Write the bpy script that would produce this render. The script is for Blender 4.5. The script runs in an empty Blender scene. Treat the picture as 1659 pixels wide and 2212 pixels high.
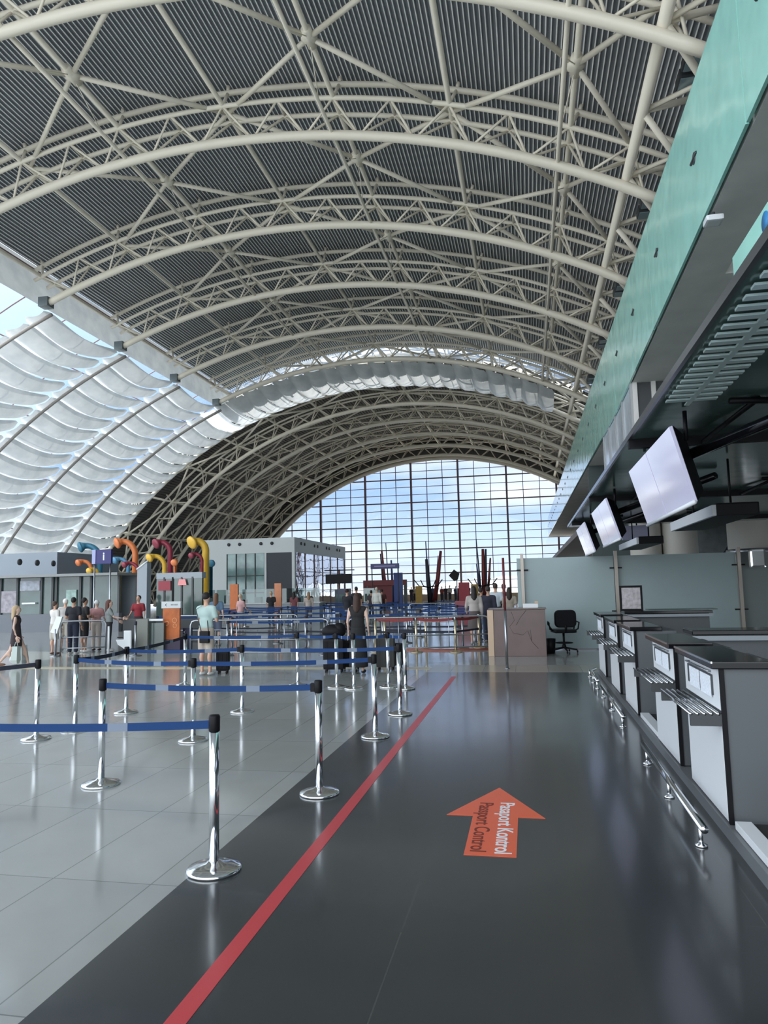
import bpy, bmesh, math, random
from mathutils import Vector, Matrix
random.seed(7)
S = bpy.context.scene
C = S.collection
PI = math.pi
sin, cos, rad = math.sin, math.cos, math.radians

# ------------------------------------------------------------ camera, world, sun, exposure
F_PX, YAW, PITCH, ROLL, CAMH = 1534.0, 11.3, 6.05, 1.26, 1.7
cam_d = bpy.data.cameras.new('camera'); cam = bpy.data.objects.new('camera', cam_d); C.objects.link(cam)
M3 = Matrix.Rotation(rad(YAW), 3, 'Z') @ Matrix.Rotation(PI/2 + rad(PITCH), 3, 'X') @ Matrix.Rotation(-rad(ROLL), 3, 'Z')
cam.matrix_world = Matrix.Translation((0, 0, CAMH)) @ M3.to_4x4()
cam_d.sensor_fit = 'HORIZONTAL'; cam_d.sensor_width = 36.0; cam_d.lens = 36.0*F_PX/1659.0
cam_d.clip_start = 0.05; cam_d.clip_end = 2000
S.camera = cam
S.view_settings.view_transform = 'Standard'; S.view_settings.look = 'None'
S.view_settings.gamma = 1.0; S.view_settings.use_curve_mapping = False
S.view_settings.exposure = 0.80
SKY = 0.82
REAR_FILL = 3.5
SUN = 2.6

W = bpy.data.worlds.new('world'); S.world = W; W.use_nodes = True
nt = W.node_tree; nt.nodes.clear()
def N(tree, kind, **kw):
    n = tree.nodes.new(kind)
    for k, v in kw.items(): setattr(n, k, v)
    return n
out = N(nt, 'ShaderNodeOutputWorld'); bg = N(nt, 'ShaderNodeBackground'); bg.inputs[1].default_value = SKY
tc = N(nt, 'ShaderNodeTexCoord'); sep = N(nt, 'ShaderNodeSeparateXYZ'); rmp = N(nt, 'ShaderNodeValToRGB')
nt.links.new(tc.outputs['Generated'], sep.inputs[0]); nt.links.new(sep.outputs[2], rmp.inputs[0])
e = rmp.color_ramp.elements
e[0].position = 0.0; e[0].color = (0.62, 0.70, 0.80, 1)
e[1].position = 1.0; e[1].color = (0.52, 0.60, 0.72, 1)
for p, c in ((0.06, (0.52, 0.66, 0.88, 1)), (0.16, (0.30, 0.48, 0.86, 1)), (0.4, (0.46, 0.62, 0.80, 1))):
    q = e.new(p); q.color = c
nz = N(nt, 'ShaderNodeTexNoise'); nz.inputs['Scale'].default_value = 3.2; nz.inputs['Detail'].default_value = 6
mp = N(nt, 'ShaderNodeMapping'); mp.inputs['Scale'].default_value = (1, 1, 3.5)
nt.links.new(tc.outputs['Generated'], mp.inputs[0]); nt.links.new(mp.outputs[0], nz.inputs['Vector'])
cr = N(nt, 'ShaderNodeValToRGB'); cr.color_ramp.elements[0].position = 0.48; cr.color_ramp.elements[1].position = 0.72
nt.links.new(nz.outputs[0], cr.inputs[0])
mx = N(nt, 'ShaderNodeMixRGB'); mx.inputs[2].default_value = (0.80, 0.86, 0.95, 1)
nt.links.new(cr.outputs[0], mx.inputs[0]); nt.links.new(rmp.outputs[0], mx.inputs[1])
# sky brightened behind and left of the camera, added fill for the interior
dt = N(nt, 'ShaderNodeVectorMath', operation='DOT_PRODUCT'); dt.inputs[1].default_value = (-0.35, -0.75, 0.55)
nt.links.new(tc.outputs['Generated'], dt.inputs[0])
mr = N(nt, 'ShaderNodeMapRange'); mr.inputs['From Min'].default_value = -0.3; mr.inputs['From Max'].default_value = 0.9; mr.inputs['To Min'].default_value = SKY; mr.inputs['To Max'].default_value = SKY*REAR_FILL
nt.links.new(dt.outputs['Value'], mr.inputs['Value']); nt.links.new(mr.outputs[0], bg.inputs[1])
mr2 = N(nt, 'ShaderNodeMapRange'); mr2.inputs['From Min'].default_value = -0.2; mr2.inputs['From Max'].default_value = 0.7
nt.links.new(dt.outputs['Value'], mr2.inputs['Value'])
mw = N(nt, 'ShaderNodeMixRGB'); mw.inputs[2].default_value = (0.675, 0.725, 0.765, 1)
nt.links.new(mr2.outputs[0], mw.inputs[0]); nt.links.new(mx.outputs[0], mw.inputs[1])
nt.links.new(mw.outputs[0], bg.inputs[0]); nt.links.new(bg.outputs[0], out.inputs[0])
sun_d = bpy.data.lights.new('sun', 'SUN'); sun_d.energy = SUN; sun_d.angle = rad(1.0); sun_d.color = (1, 0.96, 0.9)
sun = bpy.data.objects.new('sun', sun_d); C.objects.link(sun)
sun.rotation_euler = Vector((0.50, -0.52, -0.78)).to_track_quat('-Z', 'Y').to_euler()

# ------------------------------------------------------------ helpers
def ray(px, py):
    d = M3 @ Vector(((px-829.5)/F_PX, -(py-1106)/F_PX, -1)); return d
def atY(px, py, Y):
    d = ray(px, py); t = Y/d.y; return Vector((0, 0, CAMH)) + d*t
def gnd(px, py, z=0.0):
    d = ray(px, py); t = (z-CAMH)/d.z; return Vector((0, 0, CAMH)) + d*t

MATS = {}
def mat(name, col, rough=0.5, metal=0.0, noise=0.0, nscale=8.0, bump=0.0, bscale=20.0, spec=0.5, emit=0.0, coat=0.0, trans=0.0):
    if name in MATS: return MATS[name]
    m = bpy.data.materials.new(name); m.use_nodes = True; t = m.node_tree; b = t.nodes['Principled BSDF']
    b.inputs['Base Color'].default_value = (*col, 1); b.inputs['Roughness'].default_value = rough
    b.inputs['Metallic'].default_value = metal; b.inputs['Specular IOR Level'].default_value = spec
    b.inputs['Coat Weight'].default_value = coat; b.inputs['Coat Roughness'].default_value = 0.08
    if emit: b.inputs['Emission Color'].default_value = (*col, 1); b.inputs['Emission Strength'].default_value = emit
    if trans: b.inputs['Transmission Weight'].default_value = trans
    if noise or bump:
        o = N(t, 'ShaderNodeTexCoord')
    if noise:
        n = N(t, 'ShaderNodeTexNoise'); n.inputs['Scale'].default_value = nscale; n.inputs['Detail'].default_value = 4
        t.links.new(o.outputs['Object'], n.inputs['Vector'])
        r = N(t, 'ShaderNodeValToRGB')
        r.color_ramp.elements[0].position = 0.3; r.color_ramp.elements[1].position = 0.7
        r.color_ramp.elements[0].color = (*[max(0, c*(1-noise)) for c in col], 1)
        r.color_ramp.elements[1].color = (*[min(1, c*(1+noise)) for c in col], 1)
        t.links.new(n.outputs[0], r.inputs[0]); t.links.new(r.outputs[0], b.inputs['Base Color'])
    if bump:
        n = N(t, 'ShaderNodeTexNoise'); n.inputs['Scale'].default_value = bscale
        t.links.new(o.outputs['Object'], n.inputs['Vector'])
        bp = N(t, 'ShaderNodeBump'); bp.inputs['Strength'].default_value = bump; bp.inputs['Distance'].default_value = 0.1
        t.links.new(n.outputs[0], bp.inputs['Height']); t.links.new(bp.outputs[0], b.inputs['Normal'])
    MATS[name] = m; return m

def thin_glass(name, tint, refl=0.12, rough=0.0):
    m = bpy.data.materials.new(name); m.use_nodes = True; t = m.node_tree; t.nodes.clear()
    o = N(t, 'ShaderNodeOutputMaterial'); tr = N(t, 'ShaderNodeBsdfTransparent'); tr.inputs[0].default_value = (*tint, 1)
    gl = N(t, 'ShaderNodeBsdfGlossy'); gl.inputs['Roughness'].default_value = rough
    mi = N(t, 'ShaderNodeMixShader'); lw = N(t, 'ShaderNodeLayerWeight'); lw.inputs[0].default_value = 0.25
    ma = N(t, 'ShaderNodeMath', operation='MULTIPLY_ADD'); ma.inputs[1].default_value = 0.6; ma.inputs[2].default_value = refl*0.5
    t.links.new(lw.outputs['Fresnel'], ma.inputs[0]); t.links.new(ma.outputs[0], mi.inputs[0])
    t.links.new(tr.outputs[0], mi.inputs[1]); t.links.new(gl.outputs[0], mi.inputs[2]); t.links.new(mi.outputs[0], o.inputs[0])
    MATS[name] = m; return m

def floor_mat(name, col, rough, tx, ty, ox, oy, jw, jcol, var=0.08, coat=0.0):
    """polished stone slabs laid in a grid, joints every tx / ty metres"""
    m = bpy.data.materials.new(name); m.use_nodes = True; t = m.node_tree; b = t.nodes['Principled BSDF']
    g = N(t, 'ShaderNodeNewGeometry'); s = N(t, 'ShaderNodeSeparateXYZ'); t.links.new(g.outputs['Position'], s.inputs[0])
    def M(op, a, bb=None, c=None):
        n = N(t, 'ShaderNodeMath', operation=op)
        for i, v in enumerate((a, bb, c)):
            if v is None: continue
            if isinstance(v, (int, float)): n.inputs[i].default_value = v
            else: t.links.new(v, n.inputs[i])
        return n.outputs[0]
    u = M('DIVIDE', M('SUBTRACT', s.outputs[0], ox), tx); v = M('DIVIDE', M('SUBTRACT', s.outputs[1], oy), ty)
    ju = M('LESS_THAN', M('ABSOLUTE', M('SUBTRACT', u, M('ROUND', u))), jw/tx)
    jv = M('LESS_THAN', M('ABSOLUTE', M('SUBTRACT', v, M('ROUND', v))), jw/ty)
    j = M('MAXIMUM', ju, jv)
    cell = N(t, 'ShaderNodeCombineXYZ'); t.links.new(M('ROUND', M('SUBTRACT', u, 0.5)), cell.inputs[0]); t.links.new(M('ROUND', M('SUBTRACT', v, 0.5)), cell.inputs[1])
    wn = N(t, 'ShaderNodeTexWhiteNoise'); t.links.new(cell.outputs[0], wn.inputs['Vector'])
    n = N(t, 'ShaderNodeTexNoise'); n.inputs['Scale'].default_value = 2.2; n.inputs['Detail'].default_value = 7; t.links.new(g.outputs['Position'], n.inputs['Vector'])
    val = M('ADD', M('MULTIPLY', wn.outputs['Value'], var), M('MULTIPLY', n.outputs[0], var*1.6))
    val = M('ADD', val, 1-var*1.3)
    sc = N(t, 'ShaderNodeVectorMath', operation='SCALE'); sc.inputs[0].default_value = col; t.links.new(val, sc.inputs['Scale'])
    mi = N(t, 'ShaderNodeMixRGB'); mi.inputs[2].default_value = (*jcol, 1)
    t.links.new(j, mi.inputs[0]); t.links.new(sc.outputs[0], mi.inputs[1]); t.links.new(mi.outputs[0], b.inputs['Base Color'])
    n2 = N(t, 'ShaderNodeTexNoise'); n2.inputs['Scale'].default_value = 0.9; n2.inputs['Detail'].default_value = 5; t.links.new(g.outputs['Position'], n2.inputs['Vector'])
    t.links.new(M('ADD', M('MULTIPLY', n2.outputs[0], 0.10), rough-0.05), b.inputs['Roughness'])
    b.inputs['Coat Weight'].default_value = coat; b.inputs['Coat Roughness'].default_value = rough*0.5
    bp = N(t, 'ShaderNodeBump'); bp.inputs['Strength'].default_value = 0.04; bp.inputs['Distance'].default_value = 0.02
    t.links.new(n.outputs[0], bp.inputs['Height']); t.links.new(bp.outputs[0], b.inputs['Normal'])
    MATS[name] = m; return m

class MB:
    def __init__(s): s.v = []; s.f = []; s.m = []; s.sm = []
    def add(s, vs, fs, mi=0, smooth=False):
        o = len(s.v); s.v += [tuple(v) for v in vs]
        for f in fs: s.f.append([i+o for i in f]); s.m.append(mi); s.sm.append(smooth)
        return s
    def box(s, x0, x1, y0, y1, z0, z1, mi=0):
        return s.add([(x0,y0,z0),(x1,y0,z0),(x1,y1,z0),(x0,y1,z0),(x0,y0,z1),(x1,y0,z1),(x1,y1,z1),(x0,y1,z1)],
            [(0,3,2,1),(4,5,6,7),(0,1,5,4),(1,2,6,5),(2,3,7,6),(3,0,4,7)], mi)
    def bbox(s, x0, x1, y0, y1, z0, z1, b=0.01, mi=0):
        """box with chamfered vertical and horizontal edges"""
        bm = bmesh.new(); bmesh.ops.create_cube(bm, size=1)
        for v in bm.verts: v.co = Vector(((x0+x1)/2+v.co.x*(x1-x0), (y0+y1)/2+v.co.y*(y1-y0), (z0+z1)/2+v.co.z*(z1-z0)))
        bmesh.ops.bevel(bm, geom=bm.edges[:], offset=min(b, .45*min(abs(x1-x0),abs(y1-y0),abs(z1-z0))), segments=2, affect='EDGES', profile=0.7)
        bm.verts.ensure_lookup_table()
        s.add([v.co[:] for v in bm.verts], [[v.index for v in f.verts] for f in bm.faces], mi); bm.free(); return s
    def path(s, pts, r, n=8, mi=0, cap=True, closed=False):
        pts = [Vector(p) for p in pts]; rs = r if isinstance(r, (list, tuple)) else [r]*len(pts)
        vs = []; k = len(pts); up = None
        for i, p in enumerate(pts):
            a = pts[max(i-1, 0)]; b = pts[min(i+1, k-1)]
            if closed: a = pts[(i-1) % k]; b = pts[(i+1) % k]
            d = (b-a).normalized()
            if up is None:
                up = Vector((0,0,1)) if abs(d.z) < 0.9 else Vector((1,0,0))
            x = d.cross(up).normalized(); y = x.cross(d).normalized(); up = y
            for j in range(n):
                t = 2*PI*j/n; vs.append(p + x*cos(t)*rs[i] + y*sin(t)*rs[i])
        fs = []
        for i in range(k if closed else k-1):
            for j in range(n):
                i2 = (i+1) % k
                fs.append((i*n+j, i*n+(j+1)%n, i2*n+(j+1)%n, i2*n+j))
        if cap and not closed: fs.append(tuple(range(n))[::-1]); fs.append(tuple((k-1)*n+j for j in range(n)))
        return s.add(vs, fs, mi, True)
    def tube(s, a, b, r, n=8, mi=0, r2=None): return s.path([a, b], [r, r if r2 is None else r2], n, mi)
    def lathe(s, prof, n=24, c=(0,0,0), mi=0, sx=1, sy=1):
        vs = []
        for r, z in prof:
            for j in range(n): t = 2*PI*j/n; vs.append((c[0]+r*cos(t)*sx, c[1]+r*sin(t)*sy, c[2]+z))
        fs = [(i*n+j, i*n+(j+1)%n, (i+1)*n+(j+1)%n, (i+1)*n+j) for i in range(len(prof)-1) for j in range(n)]
        fs.append(tuple(range(n))[::-1]); fs.append(tuple((len(prof)-1)*n+j for j in range(n)))
        return s.add(vs, fs, mi, True)
    def ell(s, c, r, n=12, mi=0, rot=None):
        vs = []; m = n//2
        for i in range(m+1):
            a = PI*i/m
            for j in range(n):
                t = 2*PI*j/n; v = Vector((r[0]*sin(a)*cos(t), r[1]*sin(a)*sin(t), r[2]*cos(a)))
                if rot: v = rot @ v
                vs.append(Vector(c)+v)
        fs = [(i*n+j, (i+1)*n+j, (i+1)*n+(j+1)%n, i*n+(j+1)%n) for i in range(m) for j in range(n)]
        return s.add(vs, fs, mi, True)
    def prism(s, poly, z0, z1, mi=0):
        n = len(poly); vs = [(x, y, z0) for x, y in poly]+[(x, y, z1) for x, y in poly]
        fs = [tuple(range(n))[::-1], tuple(range(n, 2*n))]+[(i, (i+1)%n, n+(i+1)%n, n+i) for i in range(n)]
        return s.add(vs, fs, mi)
    def quad(s, a, b, c, d, th=0.0, mi=0):
        a, b, c, d = map(Vector, (a, b, c, d))
        if not th: return s.add([a, b, c, d], [(0,1,2,3)], mi)
        n = (b-a).cross(d-a).normalized()*th
        return s.add([a, b, c, d, a+n, b+n, c+n, d+n], [(3,2,1,0),(4,5,6,7),(0,1,5,4),(1,2,6,5),(2,3,7,6),(3,0,4,7)], mi)
    def mesh(s, name, mats):
        me = bpy.data.meshes.new(name); me.from_pydata(s.v, [], s.f)
        for m in (mats if isinstance(mats, (list, tuple)) else [mats]): me.materials.append(m)
        me.polygons.foreach_set('material_index', s.m); me.polygons.foreach_set('use_smooth', s.sm); me.update(); return me
    def build(s, name, mats, parent=None, loc=None):
        o = bpy.data.objects.new(name, s.mesh(name, mats)); C.objects.link(o)
        if parent: o.parent = parent
        if loc is not None: o.location = loc
        return o
def tag(o, label, cat, group=None, kind=None):
    o['label'] = label; o['category'] = cat
    if group: o['group'] = group
    if kind: o['kind'] = kind
    return o
def thing(name, label, cat, loc=(0,0,0), rz=0.0, group=None):
    o = bpy.data.objects.new(name, None); C.objects.link(o); o.location = loc; o.rotation_euler = (0,0,rz)
    o.empty_display_size = 0.2
    return tag(o, label, cat, group)
def struct(o): o['kind'] = 'structure'; return o
def kids(o): return list(o.children)
def dup(root, loc, rz=None, label=None, group=None):
    def cp(o, par):
        c = o.copy(); C.objects.link(c); c.parent = par
        for ch in kids(o): cp(ch, c)
        return c
    r = cp(root, None); r.location = loc
    if rz is not None: r.rotation_euler = (0,0,rz)
    if label: r['label'] = label
    if group: r['group'] = group
    return r
ORD = ['first','second','third','fourth','fifth','sixth','seventh','eighth','ninth','tenth','eleventh','twelfth','thirteenth','fourteenth','fifteenth','sixteenth','seventeenth','eighteenth','nineteenth','twentieth'] + ['twenty-%s' % w for w in ('first','second','third','fourth','fifth','sixth','seventh','eighth','ninth')] + ['thirtieth'] + ['thirty-%s' % w for w in ('first','second','third','fourth','fifth','sixth','seventh','eighth')]
def text_mesh(txt, size, m, name, parent, matrix, extrude=0.0015, bold=0.0):
    cu = bpy.data.curves.new('t', 'FONT'); cu.body = txt; cu.size = size; cu.extrude = extrude; cu.offset = bold; cu.align_x = 'CENTER'; cu.align_y = 'CENTER'
    to = bpy.data.objects.new('t', cu); C.objects.link(to)
    dg = bpy.context.evaluated_depsgraph_get(); me = bpy.data.meshes.new_from_object(to.evaluated_get(dg))
    C.objects.unlink(to); bpy.data.objects.remove(to)
    me.transform(matrix); me.materials.clear(); me.materials.append(m)
    o = bpy.data.objects.new(name, me); C.objects.link(o)
    if parent: o.parent = parent
    return o

# ------------------------------------------------------------ materials
cream = mat('cream_paint', (0.80, 0.74, 0.62), 0.42)
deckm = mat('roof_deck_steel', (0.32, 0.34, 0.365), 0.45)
lit_flange = mat('lit_deck_flange', (0.88, 0.88, 0.86), 0.4)  # pale tone paints the light caught by the deck ribs
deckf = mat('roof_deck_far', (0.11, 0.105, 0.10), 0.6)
chrome = mat('chrome', (0.82, 0.84, 0.86), 0.12, metal=1.0)
steel = mat('brushed_steel', (0.36, 0.38, 0.41), 0.3, metal=1.0)
black = mat('black_plastic', (0.006, 0.006, 0.008), 0.5, spec=0.2)
blackm = mat('black_gloss', (0.006, 0.006, 0.008), 0.14, spec=0.35)
beltm = mat('blue_belt', (0.006, 0.038, 0.14), 0.6, spec=0.25)
ribm = mat('rib_backlit_grey', (0.34, 0.31, 0.28), 0.5)  # darkened grey carries the backlit shade of the ribs
beltp = mat('belt_print', (0.17, 0.21, 0.28), 0.7)
darkbelt = mat('dark_belt', (0.01, 0.014, 0.03), 0.7)
redbelt = mat('red_belt', (0.22, 0.03, 0.03), 0.7)
brass = mat('brass_pole', (0.62, 0.52, 0.36), 0.28, metal=0.9)
white = mat('white_panel', (0.72, 0.75, 0.78), 0.35)
grey = mat('grey_panel', (0.10, 0.112, 0.122), 0.45)
midgrey = mat('mid_grey_panel', (0.32, 0.36, 0.40), 0.5)
dgrey = mat('dark_grey', (0.05, 0.055, 0.06), 0.5)
concrete = mat('soffit_grey', (0.68, 0.66, 0.64), 0.7, noise=0.08, nscale=1.5)
redm = mat('red_tape', (0.48, 0.05, 0.06), 0.35)
orangem = mat('orange_sticker', (0.68, 0.12, 0.055), 0.4)
paper = mat('paper', (0.75, 0.80, 0.88), 0.6, noise=0.15, nscale=60)
rubber = mat('rubber', (0.02, 0.02, 0.02), 0.8)
frost = mat('frosted_glass', (0.28, 0.36, 0.37), 0.35, noise=0.06, nscale=0.8)
glassw = thin_glass('window_glass', (0.93, 0.95, 0.97), 0.04)
glassg = thin_glass('green_glass', (0.55, 0.72, 0.66), 0.3, 0.02)
mull = mat('mullion_mauve', (0.16, 0.09, 0.10), 0.5)
navy = mat('navy_sign', (0.01, 0.015, 0.12), 0.4)
tealm = mat('teal_glass', (0.38, 0.76, 0.67), 0.12, bump=0.3, bscale=1.2, noise=0.06, nscale=0.7, coat=0.3)
canm = mat('canopy_glass', (0.10, 0.175, 0.155), 0.16, bump=0.05, bscale=1.6, noise=0.2, nscale=0.8, spec=0.6)
screen = mat('screen_glass', (0.46, 0.47, 0.62), 0.12, coat=0.4, emit=0.28)  # lavender glow added in place of the window mirrored on the screens
marble = mat('rose_marble', (0.125, 0.08, 0.075), 0.3, noise=0.12, nscale=2)
tan = mat('tan_stone', (0.55, 0.40, 0.28), 0.4)
skins = [mat('skin_a', (0.55, 0.33, 0.24), 0.55), mat('skin_b', (0.42, 0.23, 0.15), 0.55), mat('skin_c', (0.62, 0.42, 0.34), 0.55)]
def cm(name, c, r=0.8): return mat(name, c, r)
def fabric_mat(name='sail_fabric', tr=0.17):
    m = bpy.data.materials.new(name); m.use_nodes = True; t = m.node_tree; t.nodes.clear()
    o = N(t, 'ShaderNodeOutputMaterial'); d = N(t, 'ShaderNodeBsdfDiffuse'); tl = N(t, 'ShaderNodeBsdfTranslucent'); mi = N(t, 'ShaderNodeMixShader')
    tcn = N(t, 'ShaderNodeTexCoord'); n = N(t, 'ShaderNodeTexNoise'); n.inputs['Scale'].default_value = 1.1; n.inputs['Detail'].default_value = 6
    t.links.new(tcn.outputs['Object'], n.inputs['Vector'])
    r = N(t, 'ShaderNodeValToRGB'); r.color_ramp.elements[0].position = 0.35; r.color_ramp.elements[1].position = 0.65
    r.color_ramp.elements[0].color = (0.66, 0.69, 0.70, 1); r.color_ramp.elements[1].color = (0.80, 0.82, 0.82, 1)
    t.links.new(n.outputs[0], r.inputs[0]); t.links.new(r.outputs[0], d.inputs[0]); t.links.new(r.outputs[0], tl.inputs[0])
    mi.inputs[0].default_value = tr
    bp = N(t, 'ShaderNodeBump'); bp.inputs['Strength'].default_value = 0.5; bp.inputs['Distance'].default_value = 0.12
    t.links.new(n.outputs[0], bp.inputs['Height']); t.links.new(bp.outputs[0], d.inputs['Normal'])
    t.links.new(d.outputs[0], mi.inputs[1]); t.links.new(tl.outputs[0], mi.inputs[2]); t.links.new(mi.outputs[0], o.inputs[0]); return m
sail = fabric_mat(); sail2 = fabric_mat('lightened_sail_fabric', 0.6)  # second copy: same fabric, made more translucent to brighten the underlit arch

# ------------------------------------------------------------ floor
fl_light = floor_mat('light_granite', (0.31, 0.325, 0.32), 0.12, 0.64, 1.28, -3.52, 4.0, 0.004, (0.16, 0.17, 0.17), 0.10)
fl_dark = floor_mat('dark_granite', (0.034, 0.039, 0.042), 0.22, 1.77, 2.6, -0.69, 3.97, 0.003, (0.06, 0.065, 0.065), 0.06, 0.35)
fl_tan = floor_mat('tan_granite', (0.30, 0.29, 0.25), 0.2, 0.64, 1.28, -3.52, 4.0, 0.004, (0.14, 0.13, 0.12), 0.1)
def slab(name, x0, x1, y0, y1, m, z=0.0, th=0.2):
    return struct(MB().box(x0, x1, y0, y1, z-th, z).build(name, m))
slab('floor', -60, -2.07, -14, 89, fl_light)
slab('floor', -2.07, 8, -14, 14.3, fl_dark)
slab('floor', -2.07, 8, 14.3, 15.6, fl_tan)
slab('floor', -2.07, 8, 15.6, 89, fl_light)
struct(MB().box(-60, -2.07, 14.75, 15.15, 0.0, 0.002).build('trim_1', mat('yellow_stone', (0.62, 0.55, 0.38), 0.3)))
struct(MB().box(-1.49, -1.40, -14, 13.6, 0.0, 0.002).build('trim_2', redm))
struct(MB().box(-60, 40, 89, 400, -0.6, -0.3).build('floor_outside', mat('dry_ground', (0.62, 0.57, 0.48), 0.9, noise=0.2, nscale=0.1)))
struct(MB().box(-140, -60, -30, 400, -0.6, -0.3).build('floor_outside', MATS['dry_ground']))

# floor arrow
t = thing('floor_arrow_sticker', 'orange arrow sticker on the dark floor pointing ahead with passport control wording', 'floor sticker', (-0.31, 5.45, 0))
ap = [(-0.165,-0.74),(0.165,-0.74),(0.165,0.04),(0.36,0.04),(0.0,0.80),(-0.36,0.04),(-0.165,0.04)]
MB().prism(ap, 0.0005, 0.003).build('arrow_shape', orangem, t)
tr = Matrix.Translation((0.075, -0.16, 0.0045)) @ Matrix.Rotation(-PI/2, 4, 'Z')
text_mesh('Pasaport Kontrol', 0.155, white, 'white_lettering', t, tr, 0.0005, 0.002)
tr = Matrix.Translation((-0.085, -0.16, 0.0045)) @ Matrix.Rotation(-PI/2, 4, 'Z')
text_mesh('Passport Control', 0.15, mat('brown_ink', (0.16, 0.03, 0.02), 0.5), 'dark_lettering', t, tr, 0.0005, 0.001)

# ------------------------------------------------------------ barrel roof: one circle swept along Y
CX, CZ, R0 = -10.55, -11.7, 29.47
def cp(th, r=R0, y=0.0): a = rad(th); return Vector((CX+r*sin(a), y, CZ+r*cos(a)))
TY = [22.5+6.35*i for i in range(-1, 11)]       # 16.15 ... 86.0
STEP = 7.65; A0 = 1.15
FARL, NEARL, RIGHT = -66.0, -22.6, 31.0
def arc(r, a, b, y=0.0, n=40): return [cp(a+(b-a)*i/n, r, y) for i in range(n+1)]
def deck(name, a, b, y0, y1, m, r=R0+2.15, pitch=0.30, dep=0.10):
    prof = []; th = a
    while th < b:
        prof += [(th, r+dep), (th+pitch*.66, r+dep), (th+pitch*.72, r), (th+pitch*.94, r)]; th += pitch
    prof.append((b, r)); vs = [cp(p, q, y0) for p, q in prof]+[cp(p, q, y1) for p, q in prof]; n = len(prof)
    fs = [(i, i+1, n+i+1, n+i) for i in range(n-1)]
    m_ = MB().add(vs, fs); k = len(m_.v)
    for i in range(n-1):
        if i % 4 == 2: m_.m[i] = 1
    up = [cp(a+(b-a)*i/30, r+0.35, y) for y in (y0, y1) for i in range(31)]
    m_.add(up, [(i, i+1, 31+i+1, 31+i) for i in range(30)])
    return struct(m_.build(name, [m, lit_flange if m is deckm else m]))
deck('ceiling', NEARL, 40, -8, 51.8, deckm)
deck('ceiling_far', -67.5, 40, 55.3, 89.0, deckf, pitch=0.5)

def make_truss(far):
    t = thing('roof_truss', 'x', 'roof truss', (0,0,0))
    a, b = (FARL if far else NEARL), RIGHT
    n = 60 if far else 40
    MB().path(arc(R0, a, b, 0, n), 0.17, 10).build('bottom_chord', cream, t)
    for s in (-1, 1): MB().path(arc(R0+1.06, a, b, .45*s, n), 0.085, 8).build('top_chord', cream, t)
    MB().path(arc(R0+1.88, a, b, 0, n), 0.10, 8).build('deck_chord', cream, t)
    h = STEP/2; k0 = math.ceil((a-A0)/h); k1 = math.floor((b-A0)/h)
    for k in range(k0, k1+1):
        th = A0+h*k
        if far:
            m = MB()
            for s in (-1, 1):
                for d in (-h/2, h/2):
                    if a <= th+d <= b: m.tube(cp(th, R0+1.06, .45*s), cp(th+d, R0, 0), .05, 5)
            m.tube(cp(th, R0+1.06, -.45), cp(th, R0+1.06, .45), .04, 5)
            m.build('web_panel', cream, t)
        else:
            for s in (-1, 1):
                for d in (-h/2, h/2):
                    if a <= th+d <= b: MB().tube(cp(th, R0+1.06, .45*s), cp(th+d, R0, 0), .045, 6).build('web_strut', cream, t)
            MB().tube(cp(th, R0+1.06, -.45), cp(th, R0+1.06, .45), .045, 6).build('cross_strut', cream, t)
        if k % 2 == 0:
            MB().tube(cp(th, R0+1.06, -.45), cp(th, R0+1.9, 0), .06, 6).tube(cp(th, R0+1.9, 0), cp(th, R0+2.15, 0), .07, 6).build('deck_stub', cream, t)
    if not far:
        g = MB(); p = cp(a, R0, 0)
        g.box(p.x-.35, p.x+.15, -.25, .25, p.z-.2, p.z+.25).build('hinge_bracket', mat('hinge_grey', (.12,.15,.16), .5), t)
    return t
near_t = make_truss(False); far_t = make_truss(True)
for i, y in enumerate(TY):
    far = y > 50; src = far_t if far else near_t
    lab = ('%s cream arched tube truss from the camera, under the %s' % (ORD[i], 'far dark barrel roof' if far else 'near ribbed roof deck'))
    if i == 0 or y == [q for q in TY if q > 50][0]:
        src.location = (0, y, 0); src['label'] = lab; src['group'] = 'arched roof trusses'
    else: dup(src, (0, y, 0), None, lab, 'arched roof trusses')

# grey closing sheet between the deck edge and the skylight
struct(MB().add([cp(NEARL-.1, R0+2.3, y) for y in (-8, 51.8)]+[cp(NEARL-1.0, R0+.25, y) for y in (-8, 51.8)], [(0,1,3,2)]).build('trim_3', sail))
# purlins
kn = {-3:'leftmost, beside the white fabric sails', -2:'second from the left', -1:'third from the left', 0:'fourth from the left', 1:'fifth from the left', 2:'sixth from the left', 3:'rightmost'}
for k in range(-3, 4):
    th = A0+STEP*k
    if k == -3: th = -21.9
    o = MB().tube(cp(th, R0+1.1, 4), cp(th, R0+1.1, 51.5), .09, 8).build('roof_purlin', cream)
    tag(o, 'cream lengthwise tube on the near roof, %s' % kn[k], 'roof tube', 'near roof purlins')
    if k in (-1, 1, 3):
        t = thing('walkway_rail', 'slim hanging lengthwise tube below the near roof purlin, %s' % {-1:'left of three',1:'middle of three',3:'right of three'}[k], 'roof tube', (0,0,0), 0, 'hanging roof tubes')
        MB().tube(cp(th, R0+.05, 4), cp(th, R0+.05, 47.9), .07, 8).build('lower_tube', cream, t)
        for y in [9.8+6.35*i+3.17 for i in range(6)]:
            for d in (-1.6, 1.6):
                MB().tube(cp(th, R0+.05, y+d), cp(th, R0+1.1, y), .018, 5).build('hanger_rod', cream, t)
for j, k in enumerate(range(-8, 4)):
    th = A0+STEP*k
    o = MB().tube(cp(th, R0+1.1, 54), cp(th, R0+1.1, 88.5), .09, 6).build('roof_purlin', cream)
    tag(o, 'cream lengthwise tube under the far dark barrel roof, %s up from the left floor' % ORD[j], 'roof tube', 'far roof purlins')
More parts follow.
